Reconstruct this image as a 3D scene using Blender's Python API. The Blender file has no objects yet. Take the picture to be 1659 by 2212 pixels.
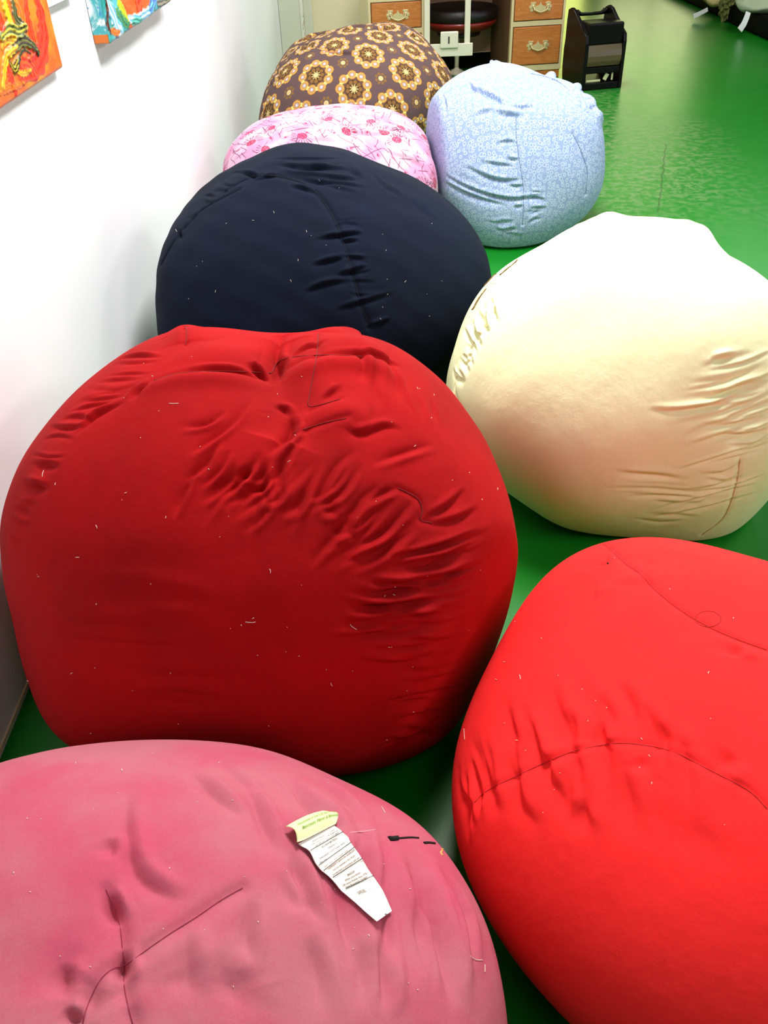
# brightness of the lights
WIN1, WIN2, SIDE, EXPO = 1.8, 2.4, 46.0, 0.66
LAMPS = [(2.9, -.5, 42), (0.6, -.6, 6), (0.4, 2.4, 76), (0.5, 4.6, 34), (3.4, 3.0, 34), (0.9, 7.0, 32), (3.4, 7.4, 18)]  # those behind the camera are unseen fill, added to brighten wall and bags
# fitted proportions of the eight bags: centre x, y, half widths, height, then outline bulges
FIT = {
    'crimson': ([-0.2404,1.2761,0.4859,0.4616,0.7057],[-10,-15,11,-5,-43,7,1,21,-1,35,18,-4,-69,1,4,39,-2,63,0,-5,13,0,-23,-19,-6,-25,1,19,1,-1,30,-9,-6,-22,0,4,-23,-6,30,4,-4,-4,-1,-40,-9,-15,-16,-1,3,0,-4,7,13,33,-4,-1,-10,2,-23,0,-3,31,5,-1,-14,8,-68,-3,-2,-3,13,-4,0,-2,12,1,-2,-6,-7,1,-1,-1,18,8,-7,-2,3,-76,0,-12,-1,-7,21,0,-14,-18,2,17,-1,-2,90,0,17,1,-2,-42,0,-19,-1,0,-21,0,-4,20,0,52,-5,0,29,0,-8,70,0,-35,0,-1,-79,0,36,14,0,18,0,0,-34,0,-2,1,0,-4,0,12,-5,0,-9,0,1,-29,0,1,-3,0,1,0,1,-7,0,-1,-1,0]),
    'navy': ([-0.1926,2.5092,0.517,0.4653,0.6989],[15,10,-1,2,29,0,-15,-18,2,-4,-5,-7,10,1,-7,-20,0,5,1,-11,-21,0,15,-2,1,4,0,-16,-15,0,12,-3,11,-7,0,-1,-5,1,2,-2,15,-8,0,13,2,3,-1,-1,-6,-3,0,4,2,13,-2,0,-1,10,-2,0,-3,16,-1,0,3,11,-22,0,-1,0,5,2,1,-1,-31,0,0,0,9,4,0,-3,-8,0,2,0,4,-19,0,-2,-1,1,15,0,-2,-24,0,0,0,3,41,0,-5,-5,-1,6,0,1,26,0,-2,0,-1,33,0,-9,5,0,1,0,-3,49,0,-7,1,-1,10,0,-13,23,0,-2,0,-5,20,0,-12,5,-1,2,0,-11,12,0,-4,1,-3,3,0,-7,3,0,-1,0,-3,1,0,-1,0,0]),
    'cream': ([0.607,1.9082,0.4396,0.4176,0.6557],[-28,59,-34,17,-6,-10,51,23,1,44,-18,15,-40,19,-32,42,3,-10,34,-9,58,7,-52,-82,1,-25,39,-20,40,1,-23,15,-3,8,5,24,-79,0,-13,7,-7,26,0,56,-27,0,-5,-6,-11,-28,0,17,-35,0,7,-1,1,-28,0,-1,-3,0,-3,-1,18,-28,2,0,6,-28,-11,2,4,20,6,1,-6,-28,-9,-2,0,20,26,-2,2,-3,17,4,0,-13,6,-2,7,0,6,6,0,-13,-6,2,-13,0,-23,24,0,15,-1,-20,-3,0,-4,10,-2,-1,0,-25,-4,0,-17,1,-15,-29,0,51,3,-1,17,0,2,-16,0,-24,1,-2,-17,0,73,-7,0,-14,0,16,-22,0,9,-2,2,-7,0,31,-8,0,-12,-1,6,-7,0,1,-2,0]),
    'blue': ([0.5842,3.9214,0.4085,0.3881,0.6644],[19,15,-32,33,-19,-17,4,-45,13,-21,-39,10,-28,-4,5,-1,8,-19,-21,5,-13,2,12,5,3,-11,16,27,42,1,-1,-3,4,-3,5,24,43,1,-3,48,18,21,0,4,-21,1,-1,9,22,37,0,-1,25,3,4,-1,6,-22,0,0,-3,-1,14,0,0,-22,-1,0,-5,-7,-4,1,0,-18,-10,3,1,-3,-24,-1,0,-6,-25,1,1,0,-10,-6,0,5,-15,-7,6,0,12,-10,0,4,-2,5,-13,0,8,-13,-1,14,0,31,-13,0,16,-4,6,3,0,1,-1,0,18,0,19,-38,0,9,0,1,31,0,-20,-25,0,28,0,-3,-17,0,-27,-7,-1,34,0,-32,-34,0,11,-2,-8,11,0,-28,-14,-2,15,-1,-13,-3,-1,-2,-2,-2]),
    'brown': ([-0.1151,5.1691,0.541,0.541,0.6595],[23,18,-25,17,5,-6,-34,-36,8,-50,6,-12,-26,-1,-21,52,2,-36,-1,-14,4,1,26,25,-2,-18,-2,7,66,0,5,-18,0,1,0,35,-9,0,-9,-1,-8,27,0,35,-27,3,-2,0,-47,-12,0,6,15,9,6,0,-30,-6,1,-1,1,0,-3,0,1,45,-6,1,-1,-37,4,1,0,0,-11,0,0,-18,44,5,0,-9,3,2,1,-1,-11,-7,0,-2,-7,15,9,0,-31,-10,0,0,-3,-23,34,0,-9,3,1,4,0,-54,34,0,-1,0,-19,26,0,-25,15,-1,1,0,-45,55,0,-5,4,-7,9,0,-30,36,0,0,1,-18,23,0,-8,10,-2,2,0,-14,19,0,-1,2,-4,4,0,-4,5,0,0,0,-2,2,0,0,0,0]),
    'pink': ([-0.2097,3.8218,0.4814,0.4092,0.5555],[-2,-10,2,-4,-5,0,-16,1,-1,-7,-5,-7,-1,0,-22,-12,-1,2,-4,-11,-6,0,-9,-3,-2,1,-1,-3,-4,0,3,-6,0,-3,0,10,29,0,2,-1,10,3,0,6,-3,0,0,1,28,41,0,2,-5,0,1,0,19,6,0,0,7,0,21,0,3,-21,-1,0,1,8,13,0,0,19,-13,5,0,4,-35,0,0,3,-17,7,0,0,19,-4,1,-1,-4,-23,0,0,6,-14,2,0,0,1,0,0,-3,-10,-7,0,0,3,-2,0,-1,-2,-6,0,0,-8,-4,-1,0,0,-3,0,0,-2,-2,-3,0,0,-9,0,0,0,0,-4,0,0,-3,0,-1,0,0,-5,0,0,-1,0,-1,0,0,-2,0,0,0,0,-1,0,0,0,0,0]),
    'rose': ([-0.3612,0.393,0.4702,0.4232,0.5227],[0,0,0,0,0,0,0,-1,0,0,0,0,-2,0,-1,-2,0,4,1,0,0,0,-4,2,0,-5,-3,-1,-10,0,3,8,0,1,-2,-6,5,0,10,-7,0,-10,0,-12,13,0,-11,-13,-3,-1,0,11,12,0,17,-2,-11,1,0,0,-41,0,-34,0,-8,44,0,11,-13,-3,30,0,8,-46,0,-17,-1,-9,-10,0,0,-44,-1,17,0,-1,11,0,5,-6,-2,-22,0,1,-66,0,-8,0,-3,9,0,2,-18,0,6,0,0,-34,0,-3,-1,-1,-16,0,0,-25,0,2,0,0,-7,0,0,-4,0,-5,0,0,-14,0,0,0,0,-3,0,0,-3,0,-1,0,0,-3,0,0,0,0,-1,0,0,-1,0,0,0,0,0,0,0,0,0,0]),
    'scarlet': ([0.5901,0.7669,0.4981,0.4732,0.4956],[0,-1,-1,0,-5,0,-1,-4,0,-5,0,0,-10,0,-2,-4,0,-16,0,0,-16,0,0,-1,0,-22,0,-4,-17,0,16,0,1,-22,0,-16,-4,1,-6,0,8,-38,0,10,0,-2,-13,0,-17,-12,2,59,0,7,-40,0,-30,-1,2,6,0,25,-24,1,5,0,-14,-17,0,-23,-3,6,37,0,24,-25,0,-26,0,-3,-2,0,18,-6,3,-9,0,-25,-12,0,-1,0,8,4,0,26,-6,1,-16,0,-18,-3,0,6,-1,5,-7,0,-16,-3,0,5,0,1,-1,0,7,-1,1,-5,0,-14,-1,0,2,0,2,-2,0,-4,0,0,1,0,-2,0,0,0,0,0,0,0,-2,0,0,0,0,0,0,0,0,0,0,0,0,0,0,0,0,0]),
}
import bpy, bmesh, math, random
import numpy as np
from mathutils import Vector, Matrix
from mathutils.bvhtree import BVHTree
sc = bpy.context.scene
COL = sc.collection
rs = np.random.RandomState(7)
# ------------------------------------------------------------------ camera
W, HT, F = 1659, 2212, 1816.3036
CX, CY = 829.5, 1106.0
CAMZ = 1.35
M = np.array([[0.99936897, -0.01501849, -0.03218863],
              [-0.03464479, -0.61205774, -0.79005384],
              [-0.00783589, 0.79067046, -0.61219182]])
CAM = np.array([0, 0, CAMZ])
def ray(x, y):
    d = np.array([x - CX, y - CY, F]) @ M
    return d / np.linalg.norm(d)
def ony(x, y, Y):
    d = ray(x, y); return CAM + d * (Y / d[1])
def onx(x, y, X):
    d = ray(x, y); return CAM + d * (X / d[0])
def flo(x, y, z=0.0):
    d = ray(x, y); return CAM + d * ((z - CAMZ) / d[2])
cd = bpy.data.cameras.new('camera'); cam = bpy.data.objects.new('camera', cd); COL.objects.link(cam)
cd.sensor_fit = 'VERTICAL'; cd.sensor_height = 32.0; cd.lens = F / HT * 32.0; cd.clip_start = .01
mw = Matrix.Identity(4)
for i in range(3):
    mw[i][0] = M[0][i]; mw[i][1] = -M[1][i]; mw[i][2] = -M[2][i]; mw[i][3] = CAM[i]
cam.matrix_world = mw
sc.camera = cam

# ------------------------------------------------------------------ materials
class G:
    """small helper that writes shader maths as python expressions"""
    def __init__(s, nt): s.nt = nt
    def n(s, t, **k):
        q = s.nt.nodes.new(t)
        for a, b in k.items(): setattr(q, a, b)
        return q
    def inp(s, q, i, v):
        if v is None: return
        if isinstance(v, bpy.types.NodeSocket): s.nt.links.new(v, q.inputs[i])
        else: q.inputs[i].default_value = v
    def m(s, op, a, b=None, c=None, clamp=False):
        q = s.n('ShaderNodeMath', operation=op); q.use_clamp = clamp
        s.inp(q, 0, a); s.inp(q, 1, b); s.inp(q, 2, c); return q.outputs[0]
    def lt(s, a, b): return s.m('LESS_THAN', a, b)
    def gt(s, a, b): return s.m('GREATER_THAN', a, b)
    def mul(s, a, b): return s.m('MULTIPLY', a, b)
    def add(s, a, b): return s.m('ADD', a, b)
    def sub(s, a, b): return s.m('SUBTRACT', a, b)
    def ss(s, x, e0, e1):
        q = s.n('ShaderNodeMapRange', interpolation_type='SMOOTHSTEP')
        s.inp(q, 0, x); q.inputs[1].default_value = e0; q.inputs[2].default_value = e1
        return q.outputs[0]
    def mix(s, f, a, b):
        q = s.n('ShaderNodeMix', data_type='RGBA')
        s.inp(q, 0, f)
        for i, v in ((6, a), (7, b)):
            if isinstance(v, tuple): v = (*v[:3], 1)
            s.inp(q, i, v)
        return q.outputs[2]
    def noise(s, vec, scale, detail=3, rough=.5, dist=0, out=0):
        q = s.n('ShaderNodeTexNoise'); s.inp(q, 0, vec)
        q.inputs['Scale'].default_value = scale; q.inputs['Detail'].default_value = detail
        q.inputs['Roughness'].default_value = rough; q.inputs['Distortion'].default_value = dist
        return q.outputs[out]
    def vor(s, vec, scale, rand=1, feature='F1', dim='3D'):
        q = s.n('ShaderNodeTexVoronoi', feature=feature, voronoi_dimensions=dim); s.inp(q, 0, vec)
        q.inputs['Scale'].default_value = scale; q.inputs['Randomness'].default_value = rand
        return q
    def co(s, w='Object'): return s.n('ShaderNodeTexCoord').outputs[w]
    def scl(s, v, k, loc=(0, 0, 0), rot=(0, 0, 0)):
        q = s.n('ShaderNodeMapping'); s.inp(q, 0, v)
        q.inputs['Scale'].default_value = k; q.inputs['Location'].default_value = loc; q.inputs['Rotation'].default_value = rot
        return q.outputs[0]
    def xyz(s, v):
        q = s.n('ShaderNodeSeparateXYZ'); s.inp(q, 0, v); return q.outputs
    def vec(s, x, y, z=0.0):
        q = s.n('ShaderNodeCombineXYZ'); s.inp(q, 0, x); s.inp(q, 1, y); s.inp(q, 2, z); return q.outputs[0]
def lin(c):
    return tuple(((v / 255) / 12.92 if v / 255 <= .04045 else ((v / 255 + .055) / 1.055) ** 2.4) for v in c)
def mat(name, color=(128, 128, 128), rough=.6, metal=0, spec=.5, sheen=0, bump=None, fn=None, coat=0):
    m = bpy.data.materials.new(name); m.use_nodes = True
    nt = m.node_tree; p = nt.nodes['Principled BSDF']; g = G(nt)
    base = lin(color)
    p.inputs['Base Color'].default_value = (*base, 1)
    p.inputs['Roughness'].default_value = rough; p.inputs['Metallic'].default_value = metal
    p.inputs['Specular IOR Level'].default_value = spec
    p.inputs['Sheen Weight'].default_value = sheen; p.inputs['Sheen Roughness'].default_value = .5
    p.inputs['Coat Weight'].default_value = coat
    h = None
    if fn:
        r = fn(g, p)
        if r is not None: g.inp(p, 'Base Color', r)
    else:
        v = g.noise(g.co(), 6, 4)
        c = g.mix(g.mul(v, .35), base, tuple(x * .8 for x in base)); g.inp(p, 'Base Color', c)
    if bump:
        for (k, sz, dist, det) in bump:
            b = g.n('ShaderNodeBump'); b.inputs['Strength'].default_value = k; b.inputs['Distance'].default_value = dist
            g.inp(b, 'Height', g.noise(g.co(), sz, det))
            if h is not None: g.nt.links.new(h, b.inputs['Normal'])
            h = b.outputs[0]
        g.nt.links.new(h, p.inputs['Normal'])
    return m
WEAVE = [(.35, 900, .0006, 2), (.5, 28, .004, 4)]
def cloth(name, c, c2=None, var=.35, sheen=.0, rough=.9, spec=.15):
    a = lin(c); b = lin(c2) if c2 else tuple(x * .75 for x in a)
    def fn(g, p):
        v = g.noise(g.co(), 4.5, 5, .6)
        fine = g.noise(g.co(), 350, 2, .6)
        f = g.add(g.mul(g.ss(v, .35, .7), var), g.mul(g.ss(fine, .35, .75), .22))
        return g.mix(f, a, b)
    return mat(name, c, rough, spec=spec, sheen=sheen, bump=WEAVE, fn=fn)

# ------------------------------------------------------------------ objects
def tag(o, label=None, cat=None, group=None, kind=None):
    if label: o['label'] = label
    if cat: o['category'] = cat
    if group: o['group'] = group
    if kind: o['kind'] = kind
    return o
def link(name, me, mats=None, parent=None):
    o = bpy.data.objects.new(name, me); COL.objects.link(o)
    if mats is not None:
        for m in (mats if isinstance(mats, (list, tuple)) else [mats]): me.materials.append(m)
    if parent is not None:
        o.parent = parent
        o.matrix_parent_inverse = parent.matrix_world.inverted() if False else Matrix.Translation(-parent.location) if not any(parent.rotation_euler) else Matrix.Identity(4)
    return o
def empty(name, loc=(0, 0, 0), rz=0):
    o = bpy.data.objects.new(name, None); COL.objects.link(o)
    o.location = Vector(loc); o.rotation_euler = (0, 0, rz); o.empty_display_size = .1
    return o
def grid_mesh(name, V, Fq, smooth=True):
    V = np.asarray(V, np.float32); Fq = np.asarray(Fq, np.int32); k = Fq.shape[1]
    me = bpy.data.meshes.new(name)
    me.vertices.add(len(V)); me.vertices.foreach_set('co', V.ravel())
    me.loops.add(Fq.size); me.loops.foreach_set('vertex_index', Fq.ravel())
    me.polygons.add(len(Fq)); me.polygons.foreach_set('loop_start', np.arange(0, Fq.size, k, dtype=np.int32))
    me.polygons.foreach_set('loop_total', np.full(len(Fq), k, np.int32))
    me.update(calc_edges=True); me.validate()
    me.polygons.foreach_set('use_smooth', np.full(len(Fq), smooth, bool))
    return me
class B:
    """collects shapes into one bmesh"""
    def __init__(s): s.bm = bmesh.new()
    def box(s, lo, hi, bev=0, rot=None, seg=2):
        r = bmesh.ops.create_cube(s.bm, size=1)
        vs = r['verts']; lo = Vector(lo); hi = Vector(hi); c = (lo + hi) / 2; d = hi - lo
        for v in vs: v.co = Vector((v.co.x * d.x, v.co.y * d.y, v.co.z * d.z))
        if bev:
            es = list({e for v in vs for e in v.link_edges})
            q = bmesh.ops.bevel(s.bm, geom=es, offset=bev, segments=seg, affect='EDGES', profile=.5)
            vs = list({v for f in q['faces'] for v in f.verts} | {v for v in vs if v.is_valid})
        for v in vs:
            if rot: v.co = rot @ v.co
            v.co += c
        return s
    def tube(s, pts, r, seg=12, closed=False, cap=True):
        pts = [Vector(p) for p in pts]; n = len(pts)
        rr = r if isinstance(r, (list, tuple)) else [r] * n
        rings = []; up = None
        for i, p in enumerate(pts):
            if closed: t = (pts[(i + 1) % n] - pts[i - 1])
            else: t = pts[min(i + 1, n - 1)] - pts[max(i - 1, 0)]
            t.normalize()
            if up is None: up = t.orthogonal().normalized()
            up = (up - t * up.dot(t)); up = up.normalized() if up.length > 1e-6 else t.orthogonal().normalized()
            w = t.cross(up)
            rings.append([s.bm.verts.new(p + (up * math.cos(a) + w * math.sin(a)) * rr[i]) for a in (2 * math.pi * k / seg for k in range(seg))])
        for i in range(n if closed else n - 1):
            A, Bq = rings[i], rings[(i + 1) % n]
            for k in range(seg):
                f = s.bm.faces.new((A[k], A[(k + 1) % seg], Bq[(k + 1) % seg], Bq[k])); f.smooth = True
        if cap and not closed:
            s.bm.faces.new(rings[0][::-1]); s.bm.faces.new(rings[-1])
        return s
    def lathe(s, prof, c=(0, 0, 0), seg=40):
        c = Vector(c); rings = []
        for r, z in prof:
            rings.append([s.bm.verts.new(c + Vector((r * math.cos(a), r * math.sin(a), z))) for a in (2 * math.pi * k / seg for k in range(seg))])
        for A, Bq in zip(rings, rings[1:]):
            for k in range(seg):
                f = s.bm.faces.new((A[k], A[(k + 1) % seg], Bq[(k + 1) % seg], Bq[k])); f.smooth = True
        s.bm.faces.new(rings[0][::-1]); s.bm.faces.new(rings[-1])
        return s
    def prism(s, poly, axis, a, b, bev=0):
        """poly: 2-D points in the plane normal to axis (0:yz 1:xz 2:xy)"""
        def mk(p, t):
            return Vector((t, p[0], p[1])) if axis == 0 else Vector((p[0], t, p[1])) if axis == 1 else Vector((p[0], p[1], t))
        A = [s.bm.verts.new(mk(p, a)) for p in poly]; Bq = [s.bm.verts.new(mk(p, b)) for p in poly]
        n = len(poly); fs = [s.bm.faces.new(A[::-1]), s.bm.faces.new(Bq)]
        for i in range(n): fs.append(s.bm.faces.new((A[i], A[(i + 1) % n], Bq[(i + 1) % n], Bq[i])))
        if bev:
            es = list({e for f in fs[:2] for e in f.edges})
            bmesh.ops.bevel(s.bm, geom=es, offset=bev, segments=2, affect='EDGES', profile=.5)
        return s
    def done(s, name, m, parent=None):
        bmesh.ops.recalc_face_normals(s.bm, faces=s.bm.faces[:])
        me = bpy.data.meshes.new(name); s.bm.to_mesh(me); s.bm.free()
        return link(name, me, m, parent)
def local(o, parent):   # part modelled in the parent's own frame
    o.parent = parent; o.matrix_parent_inverse = Matrix.Identity(4); return o

# ------------------------------------------------------------------ the room
XW = -0.772
m_wall = mat('white_wall_paint', (236, 238, 240), .55, spec=.3, bump=[(.12, 160, .001, 3), (.15, 3, .01, 2)],
             fn=lambda g, p: g.mix(g.ss(g.noise(g.co(), 1.3, 3), .4, .8), lin((238, 240, 243)), lin((228, 232, 238))))
m_cream = mat('cream_wall_paint', (234, 224, 190), .6, spec=.3, bump=[(.1, 120, .001, 3)])
m_grey = mat('pale_grey_green_paint', (214, 217, 200), .5, spec=.4, bump=[(.1, 60, .001, 3)])
def floor_fn(g, p):
    c = g.co(); x, y, z = g.xyz(c)
    n1 = g.noise(c, .9, 5, .6); n2 = g.noise(c, 9, 6, .7); n3 = g.noise(c, 60, 3)
    base = g.mix(g.ss(n1, .35, .7), lin((6, 118, 24)), lin((18, 126, 28)))
    # pale floor glare put into the colour, with mottled wear, near the desk
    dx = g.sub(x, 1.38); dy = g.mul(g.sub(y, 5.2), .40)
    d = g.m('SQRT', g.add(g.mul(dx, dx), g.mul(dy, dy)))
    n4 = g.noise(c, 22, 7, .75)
    worn_glare = g.mul(g.ss(g.add(d, g.mul(g.sub(n1, .5), .9)), .85, .2), g.ss(n4, .45, .58))
    c1 = g.mix(g.mul(worn_glare, .6), base, lin((128, 150, 104)))
    def seg(p0, p1, w):     # hairline crack in the concrete
        dx, dy = p1[0] - p0[0], p1[1] - p0[1]; L = dx * dx + dy * dy
        px, py = g.sub(x, p0[0]), g.sub(y, p0[1])
        t = g.m('DIVIDE', g.add(g.mul(px, dx), g.mul(py, dy)), L, clamp=True)
        ex, ey = g.sub(px, g.mul(t, dx)), g.sub(py, g.mul(t, dy))
        ex = g.add(ex, g.mul(g.sub(n2, .5), .05))
        return g.lt(g.m('SQRT', g.add(g.mul(ex, ex), g.mul(ey, ey))), w)
    cr = g.m('MAXIMUM', seg((1.67, 5.14), (1.31, 3.98), .004), seg((1.02, 4.55), (.93, 4.1), .004))
    c1 = g.mix(g.mul(cr, .6), c1, lin((20, 60, 20)))
    c2 = g.mix(g.mul(g.ss(n2, .6, .75), .2), c1, lin((8, 96, 26)))
    g.inp(p, 'Roughness', g.add(g.add(.27, g.mul(n2, .10)), g.mul(worn_glare, .1)))
    return c2
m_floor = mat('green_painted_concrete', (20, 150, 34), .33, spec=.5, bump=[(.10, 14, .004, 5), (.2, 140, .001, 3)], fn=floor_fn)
def slab(name, lo, hi, m, bev=0):
    o = B().box(lo, hi, bev).done(name, m); tag(o, kind='structure'); return o
m_plain = mat('plain_dark_plaster', (70, 70, 68), .8, spec=.2)
m_far = mat('beige_far_wall', (96, 88, 66), .8, spec=.2)
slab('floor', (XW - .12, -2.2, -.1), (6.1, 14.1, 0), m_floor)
slab('wall_left', (XW - .12, -2.2, 0), (XW, 8.19, 2.75), m_wall)
slab('wall_back', (XW, 8.07, 0), (1.34, 8.19, 2.75), m_cream)
slab('wall_far', (XW - .12, 14.0, 0), (6.1, 14.12, 2.75), m_far)
slab('wall_right', (6.0, -2.2, 0), (6.12, 14.0, 2.75), m_far)
slab('wall_rear', (XW - .12, -2.32, 0), (6.1, -2.2, 2.75), m_plain)
slab('wall_far_left', (XW - .12, 8.19, 0), (XW, 14.0, 2.75), m_far)
slab('ceiling', (XW - .12, -2.2, 2.75), (6.1, 14.1, 2.85), m_plain)
# pale pipe casing with a chipped edge in the corner, and the bright corner bead
def casing():
    b = B(); b.box((XW + .002, 7.93, 0), (-.60, 8.069, 2.745), .004)
    o = b.done('trim_1', m_grey); tag(o, kind='structure')
    def fn(g, p):
        v = g.noise(g.scl(g.co(), (1, 1, .35)), 26, 4, .7)
        return g.mix(g.ss(v, .57, .61), lin((225, 225, 212)), lin((120, 78, 44)))
    mm = mat('chipped_white_edge', (225, 225, 212), .5, fn=fn)
    o = B().box((-.600, 7.925, 0), (-.572, 8.069, 2.745), .008, seg=3).done('trim_2', mm); tag(o, kind='structure')
    o = B().box((-.572, 7.985, 0), (-.505, 8.069, 2.745), .004).done('trim_3', m_grey); tag(o, kind='structure')
casing()
# thin white lip where the wall lining ends just above the floor
m_lip = mat('cream_wall_edge', (236, 222, 180), .5)
o = B().box((XW, -2.2, .012), (XW + .004, 7.93, .020), .001).done('baseboard_left', m_lip); tag(o, kind='structure')
m_gap = mat('dark_floor_joint', (26, 20, 14), .9)
# window at the far end: daylight that glances off the floor paint
def emis(name, col, k):
    m = bpy.data.materials.new(name); m.use_nodes = True; nt = m.node_tree
    p = nt.nodes['Principled BSDF']; p.inputs['Base Color'].default_value = (0, 0, 0, 1)
    p.inputs['Emission Color'].default_value = (*col, 1); p.inputs['Emission Strength'].default_value = k
    return m
m_frame = mat('white_window_frame', (220, 220, 210), .5)
def window(n, x0, x1, z0, z1, k, col):
    o = B().box((x0, 13.97, z0), (x1, 13.985, z1)).done('window_%d' % n, emis('daylight_pane', col, k)); tag(o, kind='structure')
    b = B()
    for (a, c) in (((x0 - .05, z0 - .05), (x1 + .05, z0)), ((x0 - .05, z1), (x1 + .05, z1 + .05)), ((x0 - .05, z0), (x0, z1)), ((x1, z0), (x1 + .05, z1)),
                   (((x0 + x1) / 2 - .02, z0), ((x0 + x1) / 2 + .02, z1))):
        b.box((a[0], 13.94, a[1]), (c[0], 13.998, c[1]), .004)
    b.done('window_frame', m_frame, o)
window(1, 3.3, 4.7, .55, 2.3, WIN1, (.95, 1, .5))
window(2, 1.7, 3.0, .25, 2.3, WIN2, (.9, 1, .25))
# ------------------------------------------------------------------ bean bags
def fib(n):
    k = np.arange(n) + .5; ph = np.arccos(1 - 2 * k / n); th = np.pi * (1 + 5 ** .5) * k
    return np.stack([np.cos(th) * np.sin(ph), np.sin(th) * np.sin(ph), np.cos(ph)], 1)
CEN = fib(160)
def cube_sphere(n):
    t = np.tan(np.linspace(-1, 1, n + 1) * np.pi / 4)
    u, v = np.meshgrid(t, t, indexing='ij'); o = np.ones_like(u)
    V = []; Q = []
    k = (n + 1) * (n + 1)
    ii, jj = np.meshgrid(np.arange(n), np.arange(n), indexing='ij'); b = (ii * (n + 1) + jj).ravel()
    q = np.stack([b, b + n + 1, b + n + 2, b + 1], 1)
    for f, (x, y, z) in enumerate(((o, u, v), (-o, v, u), (v, o, u), (u, -o, v), (u, v, o), (v, u, -o))):
        V.append(np.stack([x, y, z], -1).reshape(-1, 3)); Q.append(q + f * k)
    V = np.concatenate(V); Q = np.concatenate(Q)
    V /= np.linalg.norm(V, axis=1)[:, None]
    key = np.round(V * 1e5).astype(np.int64); key = (key[:, 0] * 400003 + key[:, 1]) * 400003 + key[:, 2]
    _, first, inv = np.unique(key, return_index=True, return_inverse=True)
    return V[first], inv[Q]
def smooth_poly(pts, per=6):
    P = np.asarray(pts, float)
    if len(P) < 3:
        t = np.linspace(0, 1, per * 2)[:, None]; return P[0] * (1 - t) + P[-1] * t
    Q = np.vstack([2 * P[0] - P[1], P, 2 * P[-1] - P[-2]]); out = []
    for i in range(1, len(Q) - 2):
        for t in np.linspace(0, 1, per, endpoint=False):
            a, b, c, d = Q[i - 1:i + 3]
            out.append(.5 * ((2 * b) + (c - a) * t + (2 * a - 5 * b + 4 * c - d) * t * t + (3 * b - a - 3 * c + d) * t ** 3))
    out.append(P[-1]); return np.array(out)
def crop(off, s, *polys):
    return [[(off[0] + x * s, off[1] + y * s) for x, y in p] for p in polys]
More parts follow.
